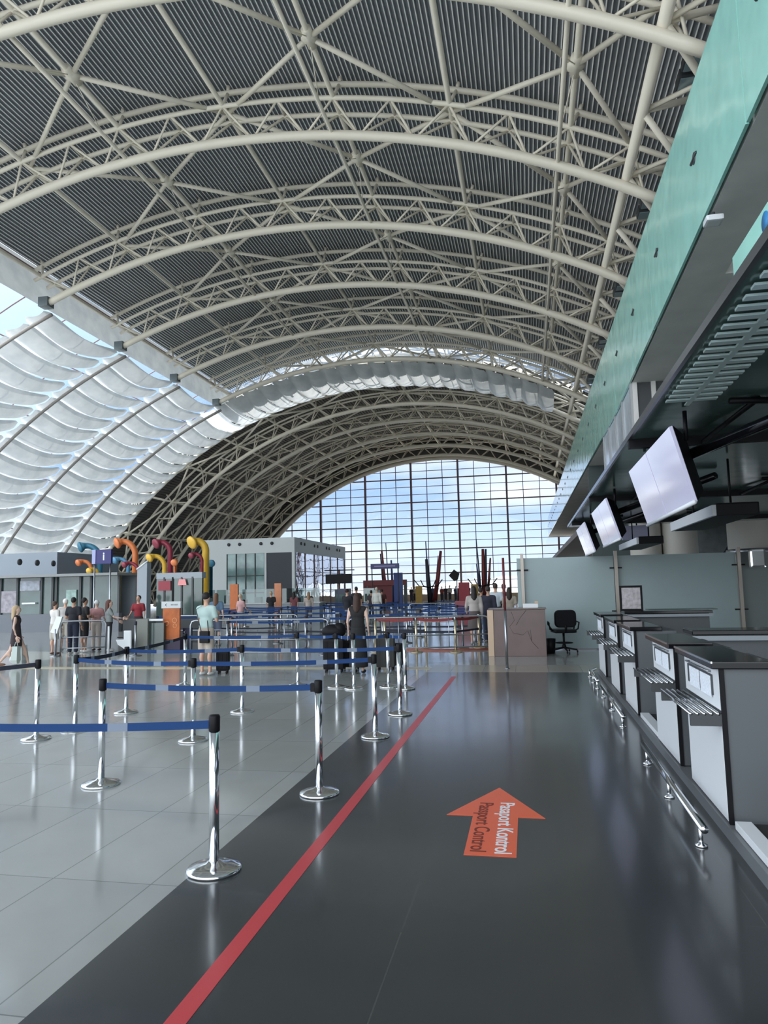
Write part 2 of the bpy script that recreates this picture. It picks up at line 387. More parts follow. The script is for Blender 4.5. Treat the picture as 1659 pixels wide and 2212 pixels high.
# cross braces
def brace(k, y):
    th = A0+STEP*k; t = thing('roof_cross_brace', 'x', 'roof brace', (0,0,0), 0, 'roof cross braces')
    c0 = cp(th, R0+1.1, y)
    for dk in (-1, 1):
        for dy in (-3.175, 3.175):
            d = cp(min(A0+STEP*(k+dk), 28.4) if k == 3 else A0+STEP*(k+dk), R0+1.1, y+dy)
            MB().tube(c0, c0+(d-c0)*0.985, .085, 8).build('diagonal_arm', cream, t)
    m = MB().path([c0+Vector((0,-.35,0)), c0+Vector((0,.35,0))], .17, 8); m.ell(c0, (.28,.28,.16), 10); m.build('node_collar', cream, t)
    return t
for i in range(7):
    y = TY[0]-3.175+6.35*i
    if y < 12: continue
    for k, nm in ((-1, 'left'), (1, 'middle'), (3, 'right')):
        b_ = brace(k, y); b_['label'] = 'X shaped cream brace under the near roof, %s row, %s bay from the camera' % (nm, ORD[i])
for i in range(5):
    y = 54.25+3.175+6.35*i
    for j, k in enumerate((-7, -5, -3, -1, 1, 3)):
        b_ = brace(k, y); b_['label'] = 'X shaped brace under the far barrel roof, %s row from the left, %s bay' % (ORD[j], ORD[i])
# right edge beam with brackets
t = thing('roof_edge_beam', 'thick cream edge tube running the length of the roof beside the teal glass', 'roof tube', (0,0,0))
MB().tube(cp(28.4, R0+.3, 6), cp(28.4, R0+.3, 88), .16, 10).build('edge_tube', cream, t)
for i, y in enumerate([12.9+3.175*j for j in range(22)]):
    p = cp(28.4, R0+.3, y)
    MB().tube(p, p+Vector((1.9, 0.2, .35)), .09, 6).build('bracket_arm', cream, t)
    MB().tube(p, p+Vector((1.5, 1.5, -1.3)), .10, 6).build('bracket_brace', cream, t)
    MB().tube(p+Vector((0,0,0)), p+Vector((1.7, -1.4, -.2)), .07, 6).build('bracket_brace', cream, t)
# flood lights on the edge beam
lamp = mat('lamp_glass', (0.22, 0.30, 0.33), 0.2, coat=0.5)
fl = None
for i, y in enumerate((18.0, 24.4, 30.9, 37.3, 43.6)):
    loc = (4.75-0.08*i, y, 14.6-.16*i)
    if fl is None:
        fl = thing('floodlight_pair', 'x', 'floodlight', loc, 0, 'floodlights on the roof edge')
        for d in (-.36, .36):
            h = MB().bbox(-.42, .42, d-.27, d+.27, -.12, .14, .05).build('lamp_housing', dgrey, fl)
            MB().bbox(-.38, .38, d-.23, d+.23, -.15, -.115, .01).build('lamp_glass', lamp, h)
        MB().tube((.45,-.6,.05), (.45,.6,.05), .05, 8).tube((.45,0,.05),(1.0,0,.1),.06,8).build('mount_bar', cream, fl)
        fl['label'] = 'pair of grey floodlights beside the roof edge tube, nearest of five'
    else: dup(fl, loc, None, 'pair of grey floodlights beside the roof edge tube, %s from the camera' % ORD[i], 'floodlights on the roof edge')

# ------------------------------------------------------------ skylight ribs, glazing and fabric sails
for i, y in enumerate((28.85, 35.2, 41.55)):
    o = MB().path(arc(R0-.62, NEARL, FARL, y, 30), .085, 8).build('skylight_rib', ribm)
    tag(o, 'slender curved rib of the left skylight running down to the floor, %s from the camera' % ORD[i], 'skylight rib', 'left skylight ribs')
m = MB().path(arc(R0-.62, NEARL, FARL, 47.9, 30), .10, 8)
tag(m.build('skylight_rib', ribm), 'slender curved rib bounding the fabric arch on the left side', 'skylight rib', 'left skylight ribs')
wt = struct(MB().add([cp(NEARL-45*i/20., R0+1.9, y) for y in (-8, 54.6) for i in range(21)], [(i, i+1, 22+i, 21+i) for i in range(20)]).build('window_2', glassw))
m = MB()
for j in range(0, 23, 4): m.tube(cp(NEARL-2*j, R0+1.9, -8), cp(NEARL-2*j, R0+1.9, 54.6), .04, 4)
for j in range(20): m.path(arc(R0+1.9, NEARL, -67, -8+3.175*j, 20), .04, 4)
m.build('window_frame', mull, wt)
wt = struct(MB().add([cp(-24+64*i/30., R0+2.15, y) for y in (51.8, 55.3) for i in range(31)], [(i, i+1, 32+i, 31+i) for i in range(30)]).build('window_3', glassw))
m = MB()
for j in range(25): m.tube(cp(-24+2.55*j, R0+2.15, 51.8), cp(-24+2.55*j, R0+2.15, 55.3), .035, 4)
m.path(arc(R0+2.15, -24, 38, 53.5, 40), .05, 4)
m.build('window_frame', cream, wt)

def sail_mesh(th, y0, y1, p=2.35, nu=22, nv=8):
    vs = []; ph = random.uniform(0, 6)
    for i in range(nu+1):
        u = i/nu; y = y0+(y1-y0)*u
        endf = 1-abs(2*u-1)**16
        w = p*(0.84+0.32*endf)
        for j in range(nv+1):
            v = j/nv-0.5
            a = th+v*w
            bulge = .42*cos(PI*v)*(.35+.65*sin(PI*u)) + .07*sin(ph+9*u+4*v)*v
            q = cp(a, R0+.08-bulge-.28*(v+.5), y)
            q.z -= .42*sin(PI*u); vs.append(q)
    n = nv+1
    return MB().add(vs, [(i*n+j, (i+1)*n+j, (i+1)*n+j+1, i*n+j+1) for i in range(nu) for j in range(nv)], 0, True)
bays = [(28.85, 35.2, 'bay farthest left'), (35.2, 41.55, 'middle bay'), (41.55, 47.9, 'bay beside the fabric arch')]
for y0, y1, bn in bays:
    for r in range(14):
        th = -24.3-2.35*r
        tag(sail_mesh(th, y0+.08, y1-.08).build('fabric_sail', sail), 'white fabric skylight sail, %s, %s row down from the roof' % (bn, ORD[r]), 'fabric sail', 'fabric sails of the left skylight')
nar = 36
for r in range(nar):
    th = -57.6+2.35*r
    tag(sail_mesh(th, 47.98, 54.1).build('fabric_sail', sail if th < -26 else sail2), 'white fabric sail strip in the arch across the hall, %s counted from the left floor' % ORD[r], 'fabric sail', 'fabric sails of the arch')
o = MB().path(arc(R0, 25.5, 31, 48.1, 6), .1, 8).build('arch_tube', cream)
tag(o, 'short bare end of the fabric arch tube beside the teal glass', 'roof tube')

# ------------------------------------------------------------ far window wall
WY = 88.9
def inside(x, z): return (x-CX)**2+(z-CZ)**2 < (R0+.2)**2
wt = MB(); pts = [cp(-66.6+106.6*i/60., R0+.2, WY+.1) for i in range(61)]
poly = [pts[0]]+pts[1:]+[Vector((8, WY+.1, 0))]
wt.add(poly, [tuple(range(len(poly)))]); wt = struct(wt.build('window_1', glassw))
x = -38.14
i = 0
while x < 8:
    d = (R0+.3)**2-(x-CX)**2
    if d > 0:
        zt = CZ+math.sqrt(d)
        big = i % 3 == 0
        w = .11 if big else .04
        if zt > .3: MB().box(x-w, x+w, WY-(.35 if big else .08), WY+.05, 0, zt).build('mullion', mull, wt)
    x += 2.0; i += 1
for j in range(18):
    z = .35+1.0*j; h = math.sqrt(max(0, (R0+.3)**2-(z-CZ)**2)); x0, x1 = CX-h, min(CX+h, 8)
    big = j % 3 == 0; w = .07 if big else .032
    if x1 > x0: MB().box(x0, x1, WY-.1, WY+.06, z-w, z+w).build('transom', mull, wt)
MB().path(arc(R0+.1, -66.6, 40, WY-.2, 80), .28, 8).build('arch_frame', cream, wt)
MB().box(-38, 8, WY-.3, WY+.3, 0, .35).build('window_sill', tan, wt)
rg = MB(); n = 60; pa = [cp(-66.6+106.6*i/n, R0+.1, WY) for i in range(n+1)]; pb = [cp(-66.6+106.6*i/n, R0+3.2, WY) for i in range(n+1)]
rg.add(pa+pb, [(i, i+1, n+2+i, n+1+i) for i in range(n)]); struct(rg.build('wall_far', deckf))
# outside land seen through it
random.seed(3)
prof = [(-140+4*i, 2.2+1.6*random.random()+2.0*math.sin(i*.21)) for i in range(60)]
m = MB(); n = len(prof)
m.add([(x, 230, -.5) for x, z in prof]+[(x, 236, max(1.5, z)) for x, z in prof]+[(x, 262, -.5) for x, z in prof],
      [(i, i+1, n+i+1, n+i) for i in range(n-1)]+[(n+i, n+i+1, 2*n+i+1, 2*n+i) for i in range(n-1)])
struct(m.build('hill_outside', mat('hazy_scrub', (0.50, 0.51, 0.50), 0.95, noise=0.2, nscale=.2)))
m = MB()
for i in range(60):
    x = random.uniform(-70, 20); y = random.uniform(120, 170); r = random.uniform(.4, .9)
    for q in range(5): m.ell((x+random.uniform(-r, r), y+random.uniform(-r, r), r*.2-.45+random.uniform(0, r*.6)), (r*.7, r*.7, r*.6), 6)
tag(m.build('shrubs', mat('hazed_leaves', (.50,.50,.44), .9, noise=.3, nscale=1)), 'haze-paled shrubs growing outside beyond the far window', 'shrubs', None, 'stuff')  # outdoor haze is put into the pale leaf colour

# ------------------------------------------------------------ right side: mezzanine, fascia, canopy
def quadstrip(name, a, b, c, d, th, m): return MB().quad(a, b, c, d, th).build(name, m)
def zb(y): return 6.92-.029*y if y < 20 else 6.34+.0145*(y-20)
t = thing('glass_fascia', 'long teal glass fascia of the upper gallery on the right', 'glass wall', (2.6, 0, 0))
for i in range(14):
    y0 = 2+6*i; y1 = y0+5.97
    f = lambda y: (zb(y), 8.55+.0095*y)
    (b0, t0), (b1, t1) = f(y0), f(y1)
    MB().quad((0,y1,b1),(0,y0,b0),(0,y0,t0),(0,y1,t1), .04).build('glass_panel', tealm, t)
for i in range(28):
    y = 4.2+3*i; zc = 7.55+.01*y
    m = MB().path([(-.05,y,zc),(.0,y,zc)], .085, 12); m.tube((-.05,y-.16,zc),(-.05,y+.16,zc),.02,6)
    m.build('spider_fitting', dgrey, t)
# mezzanine slab
def soffit(x0, x1, ys):
    m = MB(); n = len(ys)
    vs = [(x, y, zb(y)+dz) for dz in (0, .35) for x in (x0, x1) for y in ys]
    fs = []
    for i in range(n-1): fs += [(i, n+i, n+i+1, i+1), (2*n+i, 2*n+i+1, 3*n+i+1, 3*n+i), (i, i+1, 2*n+i+1, 2*n+i), (n+i, 3*n+i, 3*n+i+1, n+i+1)]
    fs += [(0, 2*n, 3*n, n), (n-1, 2*n-1, 4*n-1, 3*n-1)]
    return struct(m.add(vs, fs).build('ceiling_mezzanine', concrete))
soffit(2.645, 9, [11.8, 20, 40, 88]); soffit(2.645, 3.3, [-8, 11.8])
o = MB().quad((3.3,-8,6.6),(3.3,11.5,6.8),(9,11.5,6.8),(9,-8,6.6), -.05).build('glass_ceiling_panel', canm)
tag(o, 'dark green glass ceiling panel beside the near grey soffit', 'glass ceiling')
struct(MB().quad((2.6,38,4.45),(2.6,88,4.45),(9,88,4.45),(9,38,4.45), .3).build('ceiling_lower_slab', mat('brown_soffit', (.20,.16,.14), .6)))
struct(MB().box(9, 9.2, -8, 89, 0, 15.5).build('wall_right', mat('dark_wall', (.07,.08,.08), .7)))
struct(MB().box(2.62, 9, 30, 30.2, 0, 6.7).build('wall_back', mat('backwall', (.06,.08,.08), .6)))
t = thing('emergency_lamp', 'small white square lamp fixed under the grey soffit', 'lamp', gnd(1541, 478, 6.45))
MB().bbox(-.11,.11,-.11,.11,-.03,.05,.03).build('lamp_body', white, t)
MB().tube((0,0,.05),(0,0,.12),.03).build('lamp_mount', dgrey, t)
# mezzanine office box
t = thing('office_box', 'glazed office box hanging below the grey soffit', 'office', (2.63, 17.4, 3.4))
MB().box(0,3.5,0,.08,0,3.15).build('dark_front_wall', dgrey, t)
fr = MB()
for x in (0,.42,): fr.box(x,x+.1,-.05,.0,0,3.2)
fr.box(0,3.5,-.05,0,3.05,3.2).box(.4,3.5,-.05,0,1.55,1.68); fr.build('front_frame', concrete, t)
MB().box(-.02,.03,.05,6.3,0,3.3).build('side_window', mat('office_glass', (.50,.56,.62), .15, noise=.2, nscale=1.2), t)
fr = MB()
for y in (0,1.55,3.1,4.65,6.2): fr.box(-.06,.0,y,y+.12,0,3.3)
fr.box(-.06,0,0,6.3,3.15,3.35).box(-.06,0,0,6.3,1.5,1.6); fr.build('window_bars', mat('grey_bar', (.35,.36,.37), .4), t)

# glass canopy over the desks
t = thing('glass_canopy', 'dark green glass canopy over the check-in desks on the right', 'canopy', (1.2, 0, 3.3))
ys = [1.0, 3.0, 8.33, 13.7, 19.1, 21.0]
for a, b in zip(ys, ys[1:]): MB().box(0, 5.2, a+.01, b-.01, 0, .03).build('glass_panel', canm, t)
for y in ys[1:-1]: MB().box(-.02, 5.2, y-.05, y+.05, -.10, -.0).build('cross_beam', black, t)
MB().box(-.03, .0, 1, 21, -.01, .05).build('edge_trim', steel, t)
for y in (8.33, 13.7, 19.1):
    for x in (.75, 2.6):
        MB().tube((x,y-.1,-.08),(x+.1,y-1.7,-.02),.025,6).tube((x-.15,y-1.75,-.04),(x+.3,y-1.65,-.04),.03,6).build('strut_arm', black, t)
t = thing('mirrored_slats', 'pale slats shaped as the skylight mirrored in the green canopy above the desks', 'reflection', (1.2, 0, 3.27))  # slats added to stand for the skylight's reflection in the canopy glass
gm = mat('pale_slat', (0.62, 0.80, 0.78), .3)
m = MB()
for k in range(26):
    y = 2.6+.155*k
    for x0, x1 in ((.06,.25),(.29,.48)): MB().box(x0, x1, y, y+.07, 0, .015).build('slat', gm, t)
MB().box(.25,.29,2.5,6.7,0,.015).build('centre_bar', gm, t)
t = thing('canopy_fascia_sign', 'upright teal glass panel with a blue disc on the canopy edge', 'sign', (1.2, 4.1, 3.33))
MB().box(-.01,.01,-3.0,0,0,.15).build('glass_plate', tealm, t)
MB().path([(-.014,-.55,.075),(-.008,-.55,.075)], .05, 20).build('blue_disc', mat('blue_disc', (.03,.20,.45), .4), t)

# ------------------------------------------------------------ hanging screens
def screens():
    t = thing('screen_pair', 'x', 'screens', (0,0,0), 0, 'hanging screens over the desks')
    L = 2.7
    top = Vector((1.32,0,3.10)); bot = Vector((1.56,.30,2.43))
    A, B_, C_, D = top+Vector((0,L,0)), top, bot, bot+Vector((0,L,0))
    n = (B_-A).cross(D-A).normalized()
    if n.x < 0: n = -n
    for k in range(2):
        f0, f1 = k/2+.006, (k+1)/2-.006
        q = [B_.lerp(A, f0), B_.lerp(A, f1), C_.lerp(D, f1), C_.lerp(D, f0)]
        m = MB(); m.add(q+[p+n*.03 for p in q], [(0,1,2,3),(7,6,5,4),(0,4,5,1),(1,5,6,2),(2,6,7,3),(3,7,4,0)])
        m.build('screen_face', screen, t)
    m = MB(); q = [B_+n*.03, A+n*.03, D+n*.03, C_+n*.03]; q2 = [p+n*.16 for p in q]
    for i_, p in enumerate(q2): q2[i_] = p.lerp(sum(q2, Vector())/4, .25) if True else p
    m.add(q+q2, [(0,1,2,3),(7,6,5,4),(0,4,5,1),(1,5,6,2),(2,6,7,3),(3,7,4,0)]); m.build('rear_housing', black, t)
    MB().tube(C_-n*.0, D-n*.0, .022, 6).build('bottom_trim', white, t)
    MB().tube((1.55,.55,2.9),(2.75,-1.25,3.22),.055,10).build('support_arm', blackm, t)
    for y in (.2, L-.2): MB().tube((1.5,y,3.0),(1.5,y,3.28),.02,6).build('hanger', black, t)
    return t
s0 = screens(); s0.location = (0, 6.75, 0); s0['label'] = 'pair of pale hanging screens over the nearest desks'
for y, l in ((12.3, 'pair of pale hanging screens over the middle desks'), (17.0, 'pair of pale hanging screens near the frosted partition'), (1.55, 'dark purple screens at the right edge under the canopy')):
    s = dup(s0, (0 if y > 2 else .28, y, 0), None, l)
m = MB().box(0,1.3,0,.12,0,.16)
for y0, y1, l in ((9.5, 12.2, 'long white-edged light box hanging behind the large screens'), (15.9, 18.9, 'white-edged light box hanging above the glass partition post')):
    t = thing('light_box', l, 'light box', (2.3, y0, 2.5))
    MB().bbox(0,.05,0,y1-y0,0,.14,.01).build('white_edge', white, t); MB().bbox(.05,.55,0,y1-y0,.0,.16,.02).build('dark_body', black, t)
    for y in (.3, y1-y0-.3): MB().tube((.3,y,.15),(.3,y,.76),.015,6).build('hanger', black, t)
t = thing('direction_sign', 'lavender lit sign under the far end of the canopy', 'sign', atY(1352,1155,20.5))
MB().bbox(-.1,.62,0,.1,-.15,.25,.01).build('sign_face', mat('lavender', (.42,.42,.62), .3), t); MB().tube((.3,.05,.2),(.3,.05,1.1),.02,6).build('hanger', black, t)

# columns and wall things behind
colm = mat('column_cream', (.52,.50,.45), .5)
for px, Y, r, z0, lab in ((1632, 22.6, .72, 0, 'large cream round column at the right edge behind the partition'), (1396, 27.5, .55, 0, 'round column low behind the partition, left of two'), (1470, 27.5, .62, 0, 'round column low behind the partition, beside the red strip')):
    p = atY(px, 1200, Y)
    t = thing('round_column', lab, 'column', (p.x, Y, 0))
    MB().lathe([(r,0),(r,6.55)], 28).build('shaft', colm, t); MB().lathe([(r+.05,2.45),(r+.07,2.5),(r+.05,2.58)], 28).build('collar', steel, t)
p = atY(1497, 1240, 27)
t = thing('wall_banner', 'dark banner with a round emblem and a red edge behind the partition', 'banner', (p.x, 29.6, 0))
MB().box(0,3.2,0,.05,1.2,4.9).build('banner_cloth', mat('night', (.012,.013,.03), .6), t)
MB().box(-.55,-.02,0,.06,1.2,4.9).build('red_strip', mat('maroon', (.16,.035,.035), .6), t)
MB().path([(1.0,-.03,3.4),(1.0,0,3.4)], .95, 28).build('round_emblem', mat('emblem', (.16,.18,.18), .6, noise=.2, nscale=3), t)

# ------------------------------------------------------------ check-in desks
def clip_desk():
    t = thing('check_in_desk', 'x', 'check-in desk', (0,0,0), 0, 'check-in desks')
    L = 1.12; D_ = .50
    MB().bbox(.02, D_, 0, L, .09, 1.10, .006).build('body', grey, t)
    fp = MB().bbox(0, .02, .02, L-.02, .82, 1.095, .004).build('upper_front_panel', white, t)
    MB().bbox(0, .02, .02, L-.02, .10, .74, .004).build('lower_front_panel', white, t)
    
    MB().box(.0, .03, -.012, .012, .09, 1.10).build('corner_trim', black, t)
    MB().bbox(-.05, D_-.17, -.03, L+.10, 1.10, 1.15, .008).build('worktop', blackm, t)
    MB().box(-.055, -.045, -.03, L+.10, 1.138, 1.152).build('worktop_edge', chrome, t)
    for yy in (.0, L-.05): MB().box(-.2,.0,yy,yy+.03,.72,.80).build('shelf_bracket', dgrey, t)
    for k in range(5): MB().tube((-.195+.044*k, 0, .80), (-.195+.044*k, L, .80), .011, 6).build('shelf_bar', chrome, t)
    MB().box(-.012,0,.18,L-.18,.90,1.04).build('notice_backing', dgrey, t)
    for a, b in ((.20,.50),(.54,.86)): MB().box(-.016,-.012,a,b,.885,1.03).build('notice_sheet', paper, t)
    MB().path([(-.0,.22,1.06),(-.03,.22,1.065),(-.03,.9,1.065),(0,.9,1.06)], .007, 6).build('notice_rail', steel, t)
    return t
desk0 = clip_desk()
DY = [(5.25,'nearest the camera'),(6.80,'second from the camera'),(9.25,'third from the camera'),(10.95,'fourth from the camera'),(12.90,'farthest, before the frosted partition')]
for i, (y, l) in enumerate(DY):
    lab = 'grey check-in desk with black top and barred shelf, ' + l
    if i == 0: desk0.location = (1.24, y, 0); desk0['label'] = lab
    else: dup(desk0, (1.24, y, 0), None, lab, 'check-in desks')
# weigh belts between desk pairs
wb0 = None
for y0, y1, l in ((3.4, 5.15, 'white-edged baggage scale at the right edge before the nearest desk'), (8.0, 9.15, 'white-edged baggage scale in the gap behind the second desk')):
    L = y1-y0; t = thing('baggage_scale', l, 'baggage scale', (1.25, y0, .09), 0, 'baggage scales')
    MB().bbox(.0,.10,0,L,.0,.05,.005).build('white_edge', white, t)
    MB().box(.10,.5,0,L,0,.035).build('rubber_belt', rubber, t)
    MB().box(.5,1.9,0,L,0,.42).build('conveyor_body', dgrey, t)
t = thing('desk_plinth', 'long low grey plinth the check-in desks stand on', 'plinth', (1.22, 1.5, 0))
MB().box(0,.6,0,12.6,0,.085).build('plinth_body', mat('plinth_grey', (.14,.15,.16), .4), t)
# staff desks behind
for x0, x1, y, l in ((1.75,3.4,8.45,'long black staff desk top behind the second check-in desk'), (1.75,3.3,14.1,'long black staff desk before the frosted partition')):
    t = thing('staff_desk', l, 'desk', (x0,y,0))
    MB().bbox(0,x1-x0,0,.5,1.10,1.15,.008).build('desk_top', blackm, t)
    MB().box(.05,x1-x0-.05,.06,.1,.52 if y < 10 else 0,1.1).build('modesty_panel', grey, t); MB().box(.0,x1-x0,-.01,.0,1.04,1.09).build('grey_strip', midgrey, t)
t = thing('glass_shelf', 'small glass shelf table before the frosted partition', 'shelf', (3.35,15.2,0))
MB().box(-1.0,.3,0,.4,1.12,1.14).build('shelf_plate', mat('dark_glass_edge', (.03,.07,.06), .2), t); MB().tube((-.05,.2,0),(-.05,.2,1.12),.015).build('leg', black, t); MB().tube((-.8,.2,0),(-.8,.2,1.12),.015).build('leg', black, t)
# low bumper rails
def rail(y0, y1, lab, bend=False):
    t = thing('bumper_rail', lab, 'rail', (1.02, y0, 0), 0, 'low chrome bumper rails')
    L = y1-y0; pts = [(0,0,.14),(0,L,.14)]
    if bend: pts = [(0,0,.14),(0,L*.8,.14),(.12,L,.14)]
    MB().path(pts, .026, 10).build('rail_bar', chrome, t)
    n = 3
    for k in range(n):
        y = .12+(L*.92-.12)*k/(n-1)
        MB().tube((0,y,0),(0,y,.14),.014,8).lathe([(.04,0),(.04,.012),(.018,.02),(.018,.03)], 12, (0,y,0)).build('rail_foot', chrome, t)
rail(4.95, 7.4, 'chrome bumper rail along the nearest two desks')
rail(8.85, 11.4, 'chrome bumper rail along the middle desks')
rail(12.0, 13.7, 'chrome bumper rail by the farthest desk', True)

# frosted partition
t = thing('glass_partition', 'tall frosted glass partition wall behind the desks', 'partition', (0, 19.16, 0))
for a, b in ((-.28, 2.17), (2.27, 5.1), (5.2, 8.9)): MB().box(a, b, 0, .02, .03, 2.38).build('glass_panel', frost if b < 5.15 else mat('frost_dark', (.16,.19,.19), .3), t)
pm = mat('post_bronze', (.30,.27,.24), .35, metal=.6)
for x in (-.14, 2.22, 5.15):
    MB().box(x-.04,x+.04,-.12,-.03,0,2.5).build('post', pm, t)
    for z in (.95, 2.05): MB().box(x-.15,x+.15,-.05,.0,z,z+.035).build('clamp', black, t)
t = thing('framed_notice', 'framed printed notice standing on the desk before the partition', 'frame', (1.72, 13.62, 1.15))
t.location = atY(1365, 1321, 14.3); t.location.z = 1.15
MB().bbox(-.21,.21,0,.03,0,.48,.006).build('frame', black, t); MB().box(-.17,.17,-.006,0,.04,.44).build('printed_sheet', mat('sheet', (.45,.42,.44), .6, noise=.3, nscale=14), t)
t = thing('steel_lamp', 'small chrome fitting on the wall past the right partition post', 'fitting', (6.0, 20.3, 2.25))
t.location = atY(1638, 1206, 18.6); MB().bbox(-.18,.18,0,.2,-.22,.22,.05).build('fitting_body', chrome, t)
MB().box(-.02,.02,.05,.5,-.04,.04).build('bracket', black, t)

# marble desk, chair, bin, poles
t = thing('marble_desk', 'rose marble passport desk standing alone at the end of the dark floor', 'desk', (-.98, 17.4, 0))
MB().bbox(.12,1.34,0,.6,0,1.10,.008).build('marble_front', marble, t)
MB().bbox(-.02,.12,-.02,.6,0,1.10,.008).build('tan_edge', tan, t)
MB().bbox(.0,1.37,-.03,.62,1.10,1.13,.005).build('desk_top', mat('desk_top_brown', (.12,.08,.07), .3), t)
m = MB()
for pts in ([(.55,1.05),(.62,.85),(.50,.70),(.58,.55),(.80,.50),(.92,.60),(1.0,.35),(1.15,.18)], [(.9,1.08),(.75,.9),(.66,.74)], [(1.0,.36),(.98,.62)]):
    m.path([(x,-.000,z) for x, z in pts], .005, 4)
m.build('dark_vein', mat('vein', (.09,.06,.06), .4), t)
t = thing('paper_tray', 'white paper box on the marble desk', 'box', (-.15, 17.6, 1.13)); MB().bbox(0,.36,0,.25,0,.10,.01).build('box_body', white, t); MB().box(.28,.36,-.01,.1,.1,.16).build('paper_flap', tan, t)
def slender(loc, h, lab, lo, hi):
    t = thing('slender_pole', lab, 'pole', loc)
    MB().tube((0,0,0),(0,0,h*.52),.028,10).build('lower_pole', lo, t); MB().tube((0,0,h*.52),(0,0,h),.026,10).build('upper_pole', hi, t)
    MB().lathe([(.045,0),(.045,.015),(.028,.02)], 14).build('foot', steel, t)
slender((-.49,14.85,0), 2.25, 'tall slender pole with dark red upper half before the marble desk', steel, mat('dark_red_pole', (.13,.025,.03), .4))
def office_chair(loc, rz):
    t = thing('office_chair', 'black swivel chair with armrests by the frosted partition', 'chair', loc, rz)
    b = MB(); hw, hh, cr = .235, .19, .10
    prof = [(sx*(hw-cr)+cr*cos(a), sy*(hh-cr)+cr*sin(a)) for sx, sy, a0 in ((1,1,0),(-1,1,PI/2),(-1,-1,PI),(1,-1,1.5*PI)) for a in [a0+PI/2*q/5 for q in range(6)]]
    n_ = len(prof); b.add([(x*f, y, .75+z*f) for f, y in ((.93,.16),(1,.18),(1,.225),(.9,.25)) for x, z in prof], [(r_*n_+i, r_*n_+(i+1)%n_, (r_+1)*n_+(i+1)%n_, (r_+1)*n_+i) for r_ in range(3) for i in range(n_)]+[tuple(range(n_)), tuple(3*n_+i for i in range(n_))]); b.build('backrest', black, t)
    MB().bbox(-.24,.24,-.22,.22,.44,.52,.035).build('seat', black, t)
    MB().tube((0,.2,.46),(0,.24,.62),.025).build('back_post', black, t)
    MB().tube((0,0,.1),(0,0,.44),.025).lathe([(.04,.1),(.05,.14),(.03,.2)],12).build('gas_lift', black, t)
    MB().path([(.19*cos(a*PI/8), .19*sin(a*PI/8), .22) for a in range(16)], .01, 6, closed=True).tube((-.19,0,.22),(.19,0,.22),.008).build('foot_ring', black, t)
    for s in (-1, 1): MB().path([(s*.22,.05,.48),(s*.31,.05,.52),(s*.33,.08,.66),(s*.31,-.12,.68),(s*.30,-.16,.62),(s*.24,-.05,.5)], .016, 6).build('armrest', black, t)
    for k in range(5):
        a = 2*PI*k/5+.3; g = MB().tube((0,0,.12),(.28*cos(a),.28*sin(a),.07),.02,6).build('leg', black, t)
        MB().ell((.28*cos(a),.28*sin(a),.032),(.02,.03,.032),8).build('caster', black, g)
office_chair((.80, 18.25, 0), PI+.2)
bpy.data.objects['office_chair'].scale = (1.12, 1.12, 1.12)
t = thing('waste_bin', 'small black bin between the marble desk and the swivel chair', 'bin', (.47, 18.1, 0)); MB().lathe([(.10,0),(.13,.36),(.12,.36),(.1,.02)], 16).build('bin_body', black, t)

# ------------------------------------------------------------ belt stanchions
def post_proto(name, pole_m, head_m, h=.93, base_m=chrome):
    t = thing(name, 'x', 'stanchion', (0,0,0))
    MB().lathe([(.165,0),(.168,.012),(.160,.022),(.11,.036),(.05,.048),(.036,.06)], 28).build('base', base_m, t)
    MB().lathe([(.162,.0),(.162,.006)], 24, (0,0,-.001)).build('rubber_ring', rubber, t)
    MB().lathe([(.031,.045),(.031,h-.09)], 16).build('pole', pole_m, t)
    MB().lathe([(.033,h-.10),(.035,h-.095),(.035,h-.01),(.030,h)], 16).build('head', head_m, t)
    return t
def belt(parent, a, b, m, z=.87, w=.05, sag=.02, patch=True, name='belt'):
    a = Vector(a); b = Vector(b); n = 16; L = (b-a).length; d = (b-a).normalized()
    mb = MB(); px = Vector((-d.y, d.x, 0))*.002; vs = []
    for i in range(n+1):
        u = i/n; p = a+d*(.035+(L-.07)*u); zz = z-sag*4*u*(1-u)
        vs += [p+Vector((0,0,zz+w/2))-a+px, p+Vector((0,0,zz-w/2))-a+px, p+Vector((0,0,zz-w/2))-a-px, p+Vector((0,0,zz+w/2))-a-px]
    for i in range(n):
        pm = 1 if patch and (i in (4, 11)) else 0
        for j in range(4): mb.add([], []); mb.f.append([i*4+j, i*4+(j+1)%4, (i+1)*4+(j+1)%4, (i+1)*4+j]); mb.m.append(pm); mb.sm.append(False)
    mb.v = [tuple(v) for v in vs]
    o = mb.build(name, [m, beltp], parent)
    MB().bbox(-.02,.02,-.02,.02,-.035,.035,.004).build('belt_clip', black, parent, (b-a)-d*.045+Vector((0,0,z)))
    return o
st = post_proto('belt_stanchion', chrome, black)
